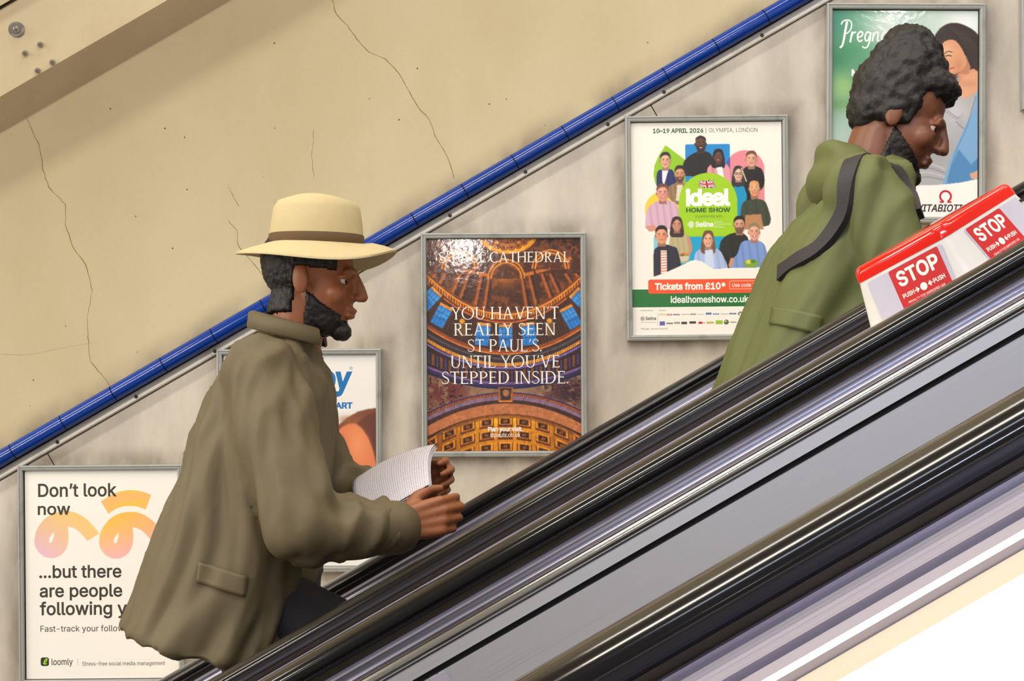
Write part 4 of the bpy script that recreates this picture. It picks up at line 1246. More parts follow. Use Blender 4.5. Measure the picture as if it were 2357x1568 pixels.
R.poly(W_([(1690, 470), (1740, 480), (1860, 440), (1860, 560), (1720, 640), (1690, 620)]), (230, 168, 130), 3, .8); R.blob(*cv(1760, 540), 20, 8, (206, 142, 104), .6); R.blob(*cv(1690, 500), 8, 12, (186, 120, 86), .7)
R.line(W_([(1598, 368), (1586, 398), (1592, 410), (1606, 411)]), 1.6, (178, 108, 78), 1)
R.line(W_([(1605, 345), (1630, 330), (1655, 335)]), 2.0, (82, 52, 40), 1); R.line(W_([(1612, 362), (1630, 356), (1650, 360)]), 2.2, (40, 26, 24), 1); R.line(W_([(1578, 352), (1586, 350)]), 1.6, (60, 40, 34), 1)
R.line(W_([(1600, 375), (1590, 400), (1606, 412)]), 1.4, (186, 116, 86), 1); R.line(W_([(1632, 452), (1648, 440), (1668, 436)]), 3.0, (186, 70, 76), 1)
R.poly(W_([(1700, 500), (1640, 520), (1570, 590), (1530, 650), (1440, 580), (1420, 640), (1480, 760), (1560, 720), (1650, 640)]), CARD, 2)
R.poly(W_([(1680, 600), (1665, 650), (1560, 680), (1510, 780), (1450, 960), (1400, 1080), (1340, 1190), (1440, 1200), (1560, 1190), (1620, 1180), (1680, 1000), (1780, 800), (1830, 580), (1740, 640)]), (176, 176, 178), 2)
R.blob(*cv(1680, 720), 30, 30, (206, 206, 208), .8); R.blob(*cv(1560, 960), 34, 40, (158, 158, 162), .7); R.blob(*cv(1600, 850), 20, 16, (196, 196, 200), .6)
for k in range(6): R.line(W_([(1550 + 10 * k, 700), (1620 + 12 * k, 700 + 14 * k), (1730, 820 - 20 * k)]), 1.4, (140, 140, 146), 1, .5)
R.line(W_([(1680, 780), (1740, 830), (1780, 760)]), 1.6, (112, 110, 116), 1)
for k in range(4): R.line(W_([(1400 + 10 * k, 1060 + 32 * k), (1500, 1050 + 30 * k), (1610, 1090 + 24 * k)]), 3.0, (132, 134, 138) if k % 2 else (206, 206, 204), 1, .7)
R.poly(W_([(1830, 520), (1800, 700), (1720, 860), (1640, 1040), (1595, 1190), (1700, 1185), (1860, 1140), (1860, 520)]), CARD, 2)
R.poly(W_([(1700, 960), (1650, 1080), (1620, 1190), (1720, 1180), (1860, 1130), (1860, 980), (1780, 1060)]), CARD2, 3, .8)
R.line(W_([(1810, 620), (1750, 820), (1680, 980), (1630, 1160)]), 2.0, (74, 126, 176), 2, .8)
R.line(W_([(1690, 510), (1620, 560), (1540, 660)]), 2.0, (84, 138, 188), 2, .8)
R.poly(W_([(1770, 1120), (1860, 1080), (1860, 1160), (1780, 1150)]), (222, 170, 140), 2)
R.poly([(a - 3, 436), (2000, 430), (2070, 424.5), (2110, 427), (2160, 426), (2210, 420), (c + 3, 412), (c + 3, d + 5), (a - 3, d + 5)], (250, 247, 242), 1)
P.raster(R)
WH = (248, 248, 246)
def pen(L, w=13, w1=None): P.stroke([cv(x, y) for x, y in L], w / K, WH, True, (w1 or w) / K)
pen([(930, 308), (946, 296), (958, 250), (968, 190), (978, 138)], 12, 15); pen([(940, 160), (950, 140), (975, 130), (1000, 138), (1007, 165), (998, 195), (978, 215), (960, 218)], 9, 8)
pen([(1012, 205), (1004, 240), (998, 275)], 12); pen([(1006, 235), (1018, 213), (1036, 208)], 10)
def e_(x): pen([(x, 242), (x + 22, 232), (x + 28, 214), (x + 14, 205), (x - 2, 222), (x - 4, 250), (x + 8, 268), (x + 28, 258)], 10)
def a_(x): pen([(x + 30, 212), (x + 12, 208), (x - 4, 232), (x - 2, 262), (x + 12, 264), (x + 26, 238), (x + 32, 210)], 10); pen([(x + 33, 208), (x + 27, 250), (x + 34, 268), (x + 42, 262)], 10)
e_(1050)
pen([(1126, 212), (1108, 208), (1094, 232), (1096, 260), (1110, 262), (1124, 236), (1130, 208)], 10); pen([(1131, 208), (1122, 270), (1106, 305), (1086, 308), (1076, 298)], 11, 8)
pen([(1150, 210), (1144, 245), (1140, 268)], 11); pen([(1146, 235), (1162, 210), (1178, 212), (1176, 240), (1174, 262), (1184, 264)], 10)
a_(1206); pen([(1290, 214), (1274, 206), (1260, 225), (1258, 252), (1270, 268), (1290, 258)], 11)
a_(1320); pen([(1386, 208), (1380, 245), (1376, 270)], 11); pen([(1382, 235), (1394, 212), (1412, 206)], 10); e_(1436)
P.text('MOST TRUSTED', 1959.6, 159.6, 2132.8, 175.7, (244, 246, 244), 0.03)
P.text('VITABIOTICS', 2113, 470, 2242, 487.5, (56, 50, 48), 0.022, 0.22)
om = [(2177 + 12.4 * math.cos(t), 452 + 12.4 * math.sin(t)) for t in [math.radians(118 + 304 * i / 30) for i in range(31)]]
P.stroke(om, 4.6, (192, 34, 54)); 
P.poly([(2162.4, 461.5), (2164.5, 466.8), (2174, 466.8), (2172.5, 460.5), (2170.5, 463.4), (2165, 463.4)], (192, 34, 54)); P.poly([(2192, 461.5), (2190, 466.8), (2180.4, 466.8), (2182, 460.5), (2184, 463.4), (2189.5, 463.4)], (192, 34, 54))
P.build('poster_print', root)

# ------------------------------------------------------------------ poster cut off by the edge of the view
root, T, (a, b, c, d) = poster(2346, -258, 2720, 254, 13, 0.4, 'framed poster beside the pregnant woman poster, only its grey frame edge showing')
P = Print(T)
P.rect(a, b, c, d, (226, 222, 216))
P.build('poster_print', root)
# ------------------------------------------------------------------ emergency stop box on the deck between the escalators
M_WHITEP = simple('white_gloss_plastic', (216, 214, 208), 0.18, coat=0.4, vary=0.02)
M_GREYP = simple('pale_grey_plate', (186, 183, 198), 0.3, vary=0.03)
M_REDP = simple('red_gloss_plastic', (222, 28, 8), 0.12, coat=0.6, vary=0.05)
M_LABEL = ink_material('printed_label', 0.1, 0.1)
CS, CD = 0.706, 2.70
DIA = [(0.564, 2.70), (0.697, 2.59), (0.863, 2.70), (0.712, 2.81)]
def stop_ring(grow, cut=0.16):
    pts = []
    for i in range(4):
        p = np.array(DIA[i]); a = np.array(DIA[i - 1]); b = np.array(DIA[(i + 1) % 4])
        r = 0.13 if i in (1, 3) else 0.10
        q0, q1 = p + (a - p) * r, p + (b - p) * r
        for t in np.linspace(0, 1, 7):
            pts.append((1 - t) ** 2 * q0 + 2 * t * (1 - t) * p + t * t * q1)
    c = np.array((CS, CD)); out = []
    for q in pts:
        v = q - c; out.append(c + v * (1 + grow / np.hypot(*v)))
    return out
def loft_rings(bm, rings, cap_top=True, cap_bot=True):
    R_ = [[bm.verts.new(v) for v in r] for r in rings]
    k = len(R_[0])
    for a, b in zip(R_[:-1], R_[1:]):
        for i in range(k): bm.faces.new((a[i], a[(i + 1) % k], b[(i + 1) % k], b[i]))
    if cap_bot: bm.faces.new(R_[0][::-1])
    if cap_top: bm.faces.new(R_[-1])
    fix(bm)
NT = -0.112
grow_at = lambda n: 0.022 * (NT - n) / 0.0765
stop = empty('stop_button_box', sn(CS, -0.2065, CD - DW))
tag(stop, 'white emergency stop box with red top and two red STOP labels', 'stop box')
bm = bmesh.new()
loft_rings(bm, [[sn(q[0], n, q[1] - DW) for q in stop_ring(grow_at(n))] for n in (-0.2065, -0.16, -0.13, NT)])
mesh_obj('housing', bm, M_WHITEP, stop, True, 40)
bm = bmesh.new()
loft_rings(bm, [[sn(q[0], n, q[1] - DW) for q in stop_ring(g)] for n, g in ((NT, 0.001), (-0.100, -0.0005), (-0.094, -0.003), (-0.0905, -0.007), (-0.089, -0.012))])
mesh_obj('red_cap', bm, M_REDP, stop, True, 50)
def face_T(i0, i1):
    A, B = np.array(DIA[i0]), np.array(DIA[i1]); L = np.hypot(*(B - A))
    nr = np.array((B - A)[::-1]) * (1, -1) / L
    if nr[1] > 0: nr = -nr
    def T(x, y, lift):               # x mm along the face, y mm below the red cap
        n = NT - y / 1000.0
        q = A + (B - A) * (x / 1000.0 / L) + nr * (grow_at(n) * 0.85 + 0.0012 + lift)
        return sn(q[0], n, q[1] - DW)
    return T
def stop_face(i0, i1, plate, stick):
    T = face_T(i0, i1)
    bm = bmesh.new()
    o = [(x, y) for x, y in rr(plate[0], 5, plate[1], 84, 4, 3)]
    va = [bm.verts.new(T(x, y, -0.0016)) for x, y in o]; vb = [bm.verts.new(T(x, y, 0.0)) for x, y in o]
    for k in range(len(o)): bm.faces.new((va[k], va[(k + 1) % len(o)], vb[(k + 1) % len(o)], vb[k]))
    bm.faces.new(vb); fix(bm)
    mesh_obj('recess_plate', bm, M_GREYP, stop)
    P = Print(lambda x, y, l: T(x, y, l + 0.0004))
    x0 = stick; RD = (188, 0, 8); WT = (240, 232, 226)
    P.poly(rr(x0, 5.5, x0 + 92, 83, 3), RD)
    P.text('STOP', x0 + 9, 12, x0 + 85, 36, WT, 0.028, 0, 1.02)
    P.text('PUSH', x0 + 7, 46.5, x0 + 28, 53.5, WT, 0.024)
    P.text('PUSH', x0 + 64, 46.5, x0 + 85, 53.5, WT, 0.024)
    P.ell(x0 + 46, 50, 6, 6, WT)
    for sx in (-1, 1):
        cx_ = x0 + 46 + sx * 8
        P.poly([(cx_ + sx * 8.5, 49), (cx_ + sx * 8.5, 51), (cx_ + sx * 1, 51), (cx_ + sx * 1, 49)], WT)
        P.poly([(cx_, 50), (cx_ + sx * 4.4, 45.6), (cx_ + sx * 6, 47), (cx_ + sx * 3, 50), (cx_ + sx * 6, 53), (cx_ + sx * 4.4, 54.4)], WT)
    P.text('PENALTY FOR IMPROPER USE', x0 + 12, 60, x0 + 80, 63.4, WT)
    P.build('stop_label', stop, M_LABEL)
stop_face(0, 1, (20, 160), 61)
stop_face(1, 2, (38, 182), 42)
for s_, nn in ((0.846, -0.128),):
    T = face_T(1, 2); bm = bmesh.new()
    box(bm, T(188, 14, 0.001), (0.012, 0.002, 0.005), SLOPE)
    mesh_obj('catch', bm, M_DARKSTEEL, stop)

# ------------------------------------------------------------------ people
def ball(bm, c, r, M=None, seg=20):
    q = bmesh.ops.create_icosphere(bm, subdivisions=3, radius=1.0)
    vs = q['verts']
    r = r if isinstance(r, (tuple, list)) else (r, r, r)
    T = Matrix.Translation(Vector(c)) @ (M.to_4x4() if M is not None else Matrix()) @ Matrix.Diagonal((r[0], r[1], r[2], 1))
    bmesh.ops.transform(bm, matrix=T, verts=vs)
def limb(bm, pts, rad):
    """tapered run through joints: overlapping closed pieces, later fused into one skin"""
    for i, (p, r) in enumerate(zip(pts, rad)): ball(bm, p, r)
    for (p, r), (q, s) in zip(zip(pts[:-1], rad[:-1]), zip(pts[1:], rad[1:])):
        p, q = Vector(p), Vector(q)
        e = q - p
        if e.length < 1e-6: continue
        rot = e.to_track_quat('Z', 'Y').to_matrix()
        A = [bm.verts.new(p + rot @ Vector((r * math.cos(t), r * math.sin(t), 0))) for t in [math.tau * k / 20 for k in range(20)]]
        B = [bm.verts.new(q + rot @ Vector((s * math.cos(t), s * math.sin(t), 0))) for t in [math.tau * k / 20 for k in range(20)]]
        for k in range(20): bm.faces.new((A[k], A[(k + 1) % 20], B[(k + 1) % 20], B[k]))
        bm.faces.new(A[::-1]); bm.faces.new(B)
def tube_loft(bm, rings, seg=40, ex=2.3):
    """rings: (x, y, z, half depth, half width, tilt dz/dx)"""
    R_ = []
    for x, y, z, hx, hy, tl in rings:
        L = []
        for k in range(seg):
            t = math.tau * k / seg
            c, s = math.cos(t), math.sin(t)
            dx, dy = hx * math.copysign(abs(c) ** (2 / ex), c), hy * math.copysign(abs(s) ** (2 / ex), s)
            L.append(bm.verts.new((x + dx, y + dy, z + dx * tl)))
        R_.append(L)
    for a, b in zip(R_[:-1], R_[1:]):
        for i in range(seg): bm.faces.new((a[i], a[(i + 1) % seg], b[(i + 1) % seg], b[i]))
    bm.faces.new(R_[0][::-1]); bm.faces.new(R_[-1])
def fuse(name, bm, voxel, mat, parent, smooth=6, wrinkle=None):
    fix(bm)
    me = bpy.data.meshes.new(name + '_raw'); bm.to_mesh(me); bm.free()
    o = bpy.data.objects.new(name + '_raw', me); COL.objects.link(o)
    m = o.modifiers.new('r', 'REMESH'); m.mode = 'VOXEL'; m.voxel_size = voxel; m.adaptivity = 0
    if smooth:
        k = o.modifiers.new('s', 'SMOOTH'); k.iterations = smooth; k.factor = 0.5
    dg = bpy.context.evaluated_depsgraph_get(); dg.update()
    new = bpy.data.meshes.new_from_object(o.evaluated_get(dg))
    bpy.data.objects.remove(o)
    new.name = name
    if wrinkle:
        k = len(new.vertices)
        co = np.empty(k * 3); new.vertices.foreach_get('co', co); co = co.reshape(-1, 3)
        no = np.empty(k * 3); new.vertices.foreach_get('normal', no); no = no.reshape(-1, 3)
        d = np.array([wrinkle(Vector(c)) for c in co])
        new.vertices.foreach_set('co', (co + no * d[:, None]).ravel())
    new.materials.clear(); new.materials.append(mat)
    new.polygons.foreach_set('use_smooth', [True] * len(new.polygons))
    ob = bpy.data.objects.new(name, new); COL.objects.link(ob)
    keep(ob, parent)
    return ob
def cloth(amp, sc, flow):
    """folds: noise stretched along the hang of the cloth"""
    fx = Vector(flow).normalized()
    def f(p):
        w = Vector((noise.noise(p * 3.1), noise.noise(p * 3.1 + Vector((9, 4, 2))), noise.noise(p * 2.7 + Vector((1, 7, 3))))) * 0.07
        q = p + w
        q = q - fx * q.dot(fx) * 0.87
        r = 1 - abs(noise.noise(q * sc)) * 2.2
        return amp * (0.55 * r + 0.55 * noise.noise(q * sc * 1.9 + Vector((5, 2, 1))) - 0.3)
    return f

HD = Vector
def head_shape(bm, M, neck_to):
    tr = lambda v: M @ Vector(v)
    R3 = M.to_3x3()
    el_ = lambda c, r, m=None: ball(bm, tr(c), r, R3 if m is None else R3 @ m)
    el_((-0.016, 0, 0.032), (0.098, 0.076, 0.088))
    el_((0.024, 0, -0.028), (0.070, 0.063, 0.084))
    el_((0.030, 0, -0.082), (0.052, 0.050, 0.036))
    el_((0.074, 0, -0.108), (0.019, 0.023, 0.016))
    el_((0.082, 0, 0.020), (0.013, 0.046, 0.010))
    for s in (-1, 1):
        el_((0.062, s * 0.040, -0.030), (0.026, 0.022, 0.024))
        el_((0.104, s * 0.0105, -0.034), (0.0105, 0.0075, 0.0075))
        el_((-0.006, s * 0.078, -0.010), (0.019, 0.008, 0.032), Matrix.Rotation(math.radians(-12), 3, 'Y'))
        el_((0.078, s * 0.032, 0.0075), (0.012, 0.017, 0.006))
        el_((0.077, s * 0.032, -0.0125), (0.011, 0.016, 0.005))
    limb(bm, [tr((0.092, 0, 0.012)), tr((0.106, 0, -0.012)), tr((0.113, 0, -0.030))], [0.0085, 0.010, 0.0115])
    el_((0.092, 0, -0.060), (0.011, 0.025, 0.006))
    el_((0.089, 0, -0.073), (0.011, 0.022, 0.0075))
    limb(bm, [tr((-0.022, 0, -0.055)), neck_to], [0.060, 0.062])
M_EYE = simple('eye_white', (190, 180, 168), 0.15, vary=0.01)
M_IRIS = simple('dark_iris', (38, 24, 18), 0.1)
def eyes(M, parent):
    for s in (-1, 1):
        bm = bmesh.new()
        ball(bm, (0, 0, 0), 0.0108)
        for f in bm.faces: f.material_index = 1 if f.calc_center_median().x > 0.0070 else 0
        bmesh.ops.transform(bm, matrix=M @ Matrix.Translation((0.0735, s * 0.032, -0.002)), verts=bm.verts[:])
        mesh_obj('eye', bm, [M_EYE, M_IRIS], parent, True)
def hand_shape(bm, M, curl, thumb=1, spread=0.06, thumb_bend=0.5):
    """x: along the fingers, y: towards the index side (thumb), -z: palm"""
    tr = lambda v: M @ Vector(v)
    ys = (0.031, 0.0105, -0.010, -0.029)
    ln = ((0.044, 0.026, 0.021), (0.049, 0.030, 0.022), (0.045, 0.028, 0.021), (0.035, 0.021, 0.019))
    rd = (0.0090, 0.0092, 0.0087, 0.0078)
    kx = (0.088, 0.092, 0.087, 0.078)
    for i in range(4):
        limb(bm, [tr((-0.005, ys[i] * 0.55 * thumb, -0.002)), tr((0.045, ys[i] * 0.85 * thumb, 0.002)), tr((kx[i], ys[i] * thumb, 0.002))], [0.0165, 0.0145, 0.0112])
        p = Vector((kx[i], ys[i] * thumb, 0.002)); a = 0.0; pts, rr_ = [p.copy()], [rd[i] * 1.08]
        for k in range(3):
            a += curl[i] * (0.85, 1.0, 0.7)[k]
            dv = Vector((math.cos(a), math.sin(spread * (1.5 - i)) * thumb * 0.9, -math.sin(a)))
            p = p + dv * ln[i][k]
            pts.append(p.copy()); rr_.append(rd[i] * (1.0, 0.92, 0.80)[k])
        limb(bm, [tr(v) for v in pts], rr_)
    b = thumb_bend
    limb(bm, [tr((0.012, 0.022 * thumb, -0.008)), tr((0.044, 0.050 * thumb, -0.020)), tr((0.072, 0.060 * thumb, -0.020 - 0.012 * b)), tr((0.096, 0.058 * thumb, -0.018 - 0.024 * b))], [0.017, 0.0135, 0.0108, 0.0088])
def frame(o, x, y):
    x = Vector(x).normalized(); y = Vector(y); y = (y - x * y.dot(x)).normalized(); z = x.cross(y)
    return Matrix(((x.x, y.x, z.x, o[0]), (x.y, y.y, z.y, o[1]), (x.z, y.z, z.z, o[2]), (0, 0, 0, 1)))

DM = 3.65
def at(x, y, dy=0.0):
    p = px(x, y, DM)
    return Vector((p.x, p.y + dy, p.z))
KM = DM / F

def flap(name, target, quad, m, parent, lift=0.005, thick=0.004):
    """a patch of cloth sewn on: laid over the garment from its near side, then given thickness"""
    from mathutils.bvhtree import BVHTree
    t = BVHTree.FromPolygons([v.co.copy() for v in target.data.vertices], [tuple(p.vertices) for p in target.data.polygons])
    bm = bmesh.new(); G = []
    a, b, c, d = [np.array(q, float) for q in quad]
    for i in range(13):
        row = []
        for j in range(7):
            u, v = i / 12, j / 6
            q = (a * (1 - u) + b * u) * (1 - v) + (d * (1 - u) + c * u) * v
            o = at(q[0], q[1], -0.6)
            h = t.ray_cast(o, Vector((0, 1, 0)))
            row.append(bm.verts.new((h[0] if h[0] is not None else at(q[0], q[1], -.2)) + Vector((0, -lift, 0))))
        G.append(row)
    for i in range(12):
        for j in range(6): bm.faces.new((G[i][j], G[i + 1][j], G[i + 1][j + 1], G[i][j + 1]))
    bm.normal_update()
    o = mesh_obj(name, bm, m, parent, True)
    md = o.modifiers.new('t', 'SOLIDIFY'); md.thickness = thick; md.offset = 0
    return o
def hair_shell(name, body, M, keep_fn, lift, rough, parent):
    """hair growing off the skin: the skin faces that carry it, lifted and closed"""
    Mi = M.inverted()
    bm = bmesh.new(); bm.from_mesh(body.data)
    bad = [f for f in bm.faces if not keep_fn(Mi @ f.calc_center_median())]
    bmesh.ops.delete(bm, geom=bad, context='FACES')
    left, best = set(bm.verts), []
    while left:                        # only the largest patch
        st = [left.pop()]; isl = st[:]
        while st:
            for e in st.pop().link_edges:
                for w in e.verts:
                    if w in left: left.remove(w); st.append(w); isl.append(w)
        if len(isl) > len(best): best = isl
    ks = set(best)
    bmesh.ops.delete(bm, geom=[v for v in bm.verts if v not in ks], context='VERTS')
    bm.normal_update()
    for v in bm.verts:
        edge = any(e.is_boundary for e in v.link_edges)
        v.co += v.normal * ((0.0006 if edge else lift) + (0 if edge else rough * noise.noise(v.co * 150)))
    o = mesh_obj(name, bm, M_HAIR, parent, True)
    md = o.modifiers.new('t', 'SOLIDIFY'); md.thickness = 0.002; md.offset = -1
    return o
def beard_fn(p):
    if p.z < -0.135 or (p.x < 0.035 and p.z < -0.108) or p.x < 0.004: return False
    if p.x > 0.076: return p.z < -0.084
    return p.z < -0.030 - 0.62 * (p.x - 0.004)
M_COAT = simple('olive_brown_raincoat', (100, 88, 62), 0.62, vary=0.10, scale=16, bump=0.1)
M_TROUSER = simple('dark_navy_trousers', (40, 36, 42), 0.8, vary=0.15)
M_SHOE = simple('black_shoe_leather', (22, 20, 20), 0.35)
M_HAT = simple('cream_hat_felt', (194, 178, 136), 0.85, vary=0.06, scale=60, bump=0.15)
M_BAND = simple('brown_hat_band', (92, 70, 40), 0.8, vary=0.1)
M_SKIN1 = simple('brown_skin', (150, 90, 54), 0.45, vary=0.06, scale=30)
M_HAIR = simple('black_hair', (24, 20, 18), 0.55, vary=0.3, scale=120, bump=0.5)
M_SHIRT = simple('pale_shirt', (150, 140, 128), 0.8)

# ---- the man in the cream hat
X0 = at(640, 900).x
FZ = CAMZ + TREAD
man = empty('person', (at(600, 900).x, DM - DW, FZ))
tag(man, 'person in a cream brimmed hat and olive brown raincoat reading a folded newspaper', 'person', 'passengers riding the far escalator')
HM = frame(at(722, 640), (1, -0.16, -0.12), (0, 1, 0))
bm = bmesh.new()
head_shape(bm, HM, at(672, 800))
tube_loft(bm, [(at(655, 800).x, DM - DW, at(0, 800).z, .055, .10, 0), (at(638, 850).x, DM - DW, at(0, 850).z, .075, .13, 0), (at(615, 960).x, DM - DW, at(0, 960).z, .10, .14, 0), (at(590, 1120).x, DM - DW, at(0, 1120).z, .11, .15, 0), (at(560, 1330).x, DM - DW, at(0, 1330).z, .12, .17, 0)])
shR, elR, wrR = at(632, 872, -.175), at(735, 1195, -.265), at(925, 1200, -.19)
shL, elL, wrL = at(632, 872, .175), at(735, 1160, .25), at(905, 1140, .14)
limb(bm, [shR, elR, wrR], [.044, .040, .028]); limb(bm, [shL, elL, wrL], [.044, .040, .028])
kneeR, kneeL = at(770, 1450, -.10), at(640, 1750, .10)
ankR, ankL = Vector((man.location.x + 0.30, DM - DW - .10, FZ + 0.2 + .09)), Vector((man.location.x - 0.02, DM - DW + .10, FZ + .09))
hipR, hipL = at(570, 1330, -.09), at(560, 1330, .09)
limb(bm, [hipR, kneeR, ankR], [.085, .058, .04]); limb(bm, [hipL, kneeL, ankL], [.085, .058, .04])
HR_ = frame(wrR + Vector((.012, .004, .004)), (0.95, 0.12, 0.22), (-0.2, 0.1, 1))
HL_ = frame(wrL + Vector((.012, -.004, .004)), (0.9, -0.2, 0.32), (-0.25, -0.1, 1))
hand_shape(bm, HR_, (0.78, 0.84, 0.88, 0.92), 1, 0.03, 0.9)
HLm = HL_ @ Matrix.Diagonal((1, 1, -1, 1))
hand_shape(bm, HLm, (0.78, 0.84, 0.88, 0.92), 1, 0.03, 0.9)
bod = fuse('body', bm, 0.0042, M_SKIN1, man, 4)
eyes(HM, man)
hair_shell('beard', bod, HM, beard_fn, 0.0045, 0.003, man)
hair_shell('hair', bod, HM, lambda p: p.z > -0.075 + 0.2 * p.x and p.x < (-0.022 if p.z < 0.018 else 0.06), 0.0065, 0.004, man)
# hat: crown with a dent, band, drooping brim
hat = empty('hat'); hat.location = man.location; hat.parent = man; hat.matrix_parent_inverse = Matrix.Translation(-Vector(man.location))
HT = frame(at(728, 566), (1, -0.10, -0.02), (0, 1, 0))
def lathe(rings, seg=64, closed_top=True):
    bm = bmesh.new(); R_ = []
    for rx, ry, z, fn in rings:
        R_.append([bm.verts.new(HT @ Vector((rx * math.cos(t), ry * math.sin(t), z + (fn(t) if fn else 0)))) for t in [math.tau * k / seg for k in range(seg)]])
    for a, b in zip(R_[:-1], R_[1:]):
        for i in range(seg): bm.faces.new((a[i], a[(i + 1) % seg], b[(i + 1) % seg], b[i]))
    if closed_top: bm.faces.new(R_[-1])
    return bm
droop = lambda a: (lambda t: a * (0.55 * math.cos(2 * t) - 0.45) + 0.006 * math.sin(3 * t + 1))
brim_top = [(.100, .084, .004, None), (.120, .102, .002, droop(.006)), (.145, .128, -.004, droop(.014)), (.168, .150, -.012, droop(.022)), (.172, .154, -.014, droop(.023))]
bm = lathe([(.100, .084, -.002, None)] + [(rx, ry, z - .004, f) for rx, ry, z, f in brim_top[1:]] + brim_top[::-1], closed_top=False)
fix(bm); b_ = mesh_obj('brim', bm, M_HAT, None, True, 60); b_.parent = hat; b_.matrix_parent_inverse = Matrix.Translation(-Vector(man.location))
dent = lambda a: (lambda t: -a * (0.5 + 0.5 * math.cos(2 * t)))
bm = lathe([(.101, .085, .000, None), (.101, .086, .02, None), (.098, .083, .05, None), (.093, .078, .080, None), (.084, .069, .098, dent(.004)), (.066, .052, .107, dent(.010)), (.040, .030, .104, dent(.010)), (.012, .010, .098, None)])
fix(bm); b_ = mesh_obj('crown', bm, M_HAT, None, True, 60); b_.parent = hat; b_.matrix_parent_inverse = Matrix.Translation(-Vector(man.location))
bm = lathe([(.1025, .0865, .002, None), (.1035, .0875, .006, None), (.1025, .0870, .022, None), (.1000, .0850, .024, None)], closed_top=False)
b_ = mesh_obj('hat_band', bm, M_BAND, None, True, 60); b_.parent = hat; b_.matrix_parent_inverse = Matrix.Translation(-Vector(man.location))
# raincoat
bm = bmesh.new()
Yc = DM - DW
def ring(x, y, hx, hy, tl=0.0, ex=0): p = at(x, y); return (p.x, Yc, p.z, hx * KM, hy, tl)
tube_loft(bm, [ring(662, 778, 62, .082, -.15), ring(652, 812, 84, .120, -.12), ring(640, 852, 112, .190, -.1), ring(626, 910, 138, .222), ring(606, 1000, 152, .228), ring(588, 1100, 166, .230),
               ring(562, 1230, 186, .240, -.05), ring(530, 1360, 200, .252, -.12), ring(500, 1480, 208, .264, -.22)], 56)
limb(bm, [shR + Vector((-.005, .01, 0)), elR, wrR - Vector((.015, 0, 0))], [.084, .076, .056])
limb(bm, [shL + Vector((-.005, -.01, 0)), elL, wrL - Vector((.015, 0, 0))], [.084, .076, .056])
coat = fuse('raincoat', bm, 0.010, M_COAT, man, 5, cloth(.024, 15, (-.25, 0, -1)))
flap('pocket_flap', coat, [(505, 1270), (612, 1300), (606, 1344), (499, 1312)], M_COAT, man)
bm = bmesh.new()                                   # standing collar
R_ = []
for k in range(28):
    t = math.radians(38 + 284 * k / 27)
    c, s = math.cos(t), math.sin(t)
    L = []
    for g, z in ((1.0, 0.0), (1.10, .028), (1.22, .050), (1.34, .046), (1.40, .016), (1.34, .012), (1.22, .036), (1.12, .016)):
        p = at(668, 792)
        L.append(bm.verts.new((p.x + .066 * g * c, Yc + .074 * g * s, p.z + z + .022 * -c)))
    R_.append(L)
for a, b in zip(R_[:-1], R_[1:]):
    for i in range(8): bm.faces.new((a[i], a[(i + 1) % 8], b[(i + 1) % 8], b[i]))
bm.faces.new(R_[0]); bm.faces.new(R_[-1][::-1]); fix(bm)
mesh_obj('collar', bm, M_COAT, man, True, 60)
for w_, e_2 in ((wrR, elR), (wrL, elL)):           # cuffs
    bm = bmesh.new(); d_ = (w_ - e_2).normalized()
    limb(bm, [w_ - d_ * .045, w_ - d_ * .002], [.0575, .056])
    fuse('cuff', bm, 0.007, M_COAT, man, 3)
bm = bmesh.new()
limb(bm, [hipR + Vector((0, 0, -.02)), kneeR, ankR + Vector((0, 0, .01))], [.112, .082, .066]); limb(bm, [hipL + Vector((0, 0, -.02)), kneeL, ankL + Vector((0, 0, .01))], [.112, .082, .066])
fuse('trousers', bm, 0.010, M_TROUSER, man, 4, cloth(.007, 9, (0, 0, 1)))
for ak in (ankR, ankL):
    bm = bmesh.new(); z0 = ak.z - .09
    tube_loft(bm, [(ak.x + .045, ak.y, z0 + .002, .140, .048, 0), (ak.x + .045, ak.y, z0 + .030, .140, .050, 0), (ak.x + .02, ak.y, z0 + .060, .10, .046, -.25), (ak.x - .01, ak.y, z0 + .10, .055, .044, 0)], 28)
    fuse('shoe', bm, 0.007, M_SHOE, man, 3)

# newspaper held in front of him: folded sheets, slightly bowed
def paper_mat():
    m, nt, b, N, L = new_mat('newsprint')
    b.inputs['Roughness'].default_value = 0.85
    tc = N.new('ShaderNodeTexCoord')
    w = N.new('ShaderNodeTexBrick'); w.inputs['Scale'].default_value = 1.0
    w.inputs['Color1'].default_value = srgb(186, 182, 192); w.inputs['Color2'].default_value = srgb(198, 194, 204); w.inputs['Mortar'].default_value = srgb(222, 217, 224)
    w.inputs['Brick Width'].default_value = 0.055; w.inputs['Row Height'].default_value = 0.0052; w.inputs['Mortar Size'].default_value = 0.0013
    L.new(tc.outputs['UV'], w.inputs['Vector']); L.new(w.outputs['Color'], b.inputs['Base Color'])
    return m
M_NEWS = paper_mat()
c00, c10, c01, c11 = at(850, 1204, -.150), at(1000, 1112, -.150), at(800, 1112, .125), at(988, 1014, .125)
news = empty('newspaper', (at(905, 1110).x, Yc, c00.z))
tag(news, 'folded newspaper held up in both hands by the person in the cream hat', 'newspaper')
nrm = (c10 - c00).cross(c01 - c00).normalized()
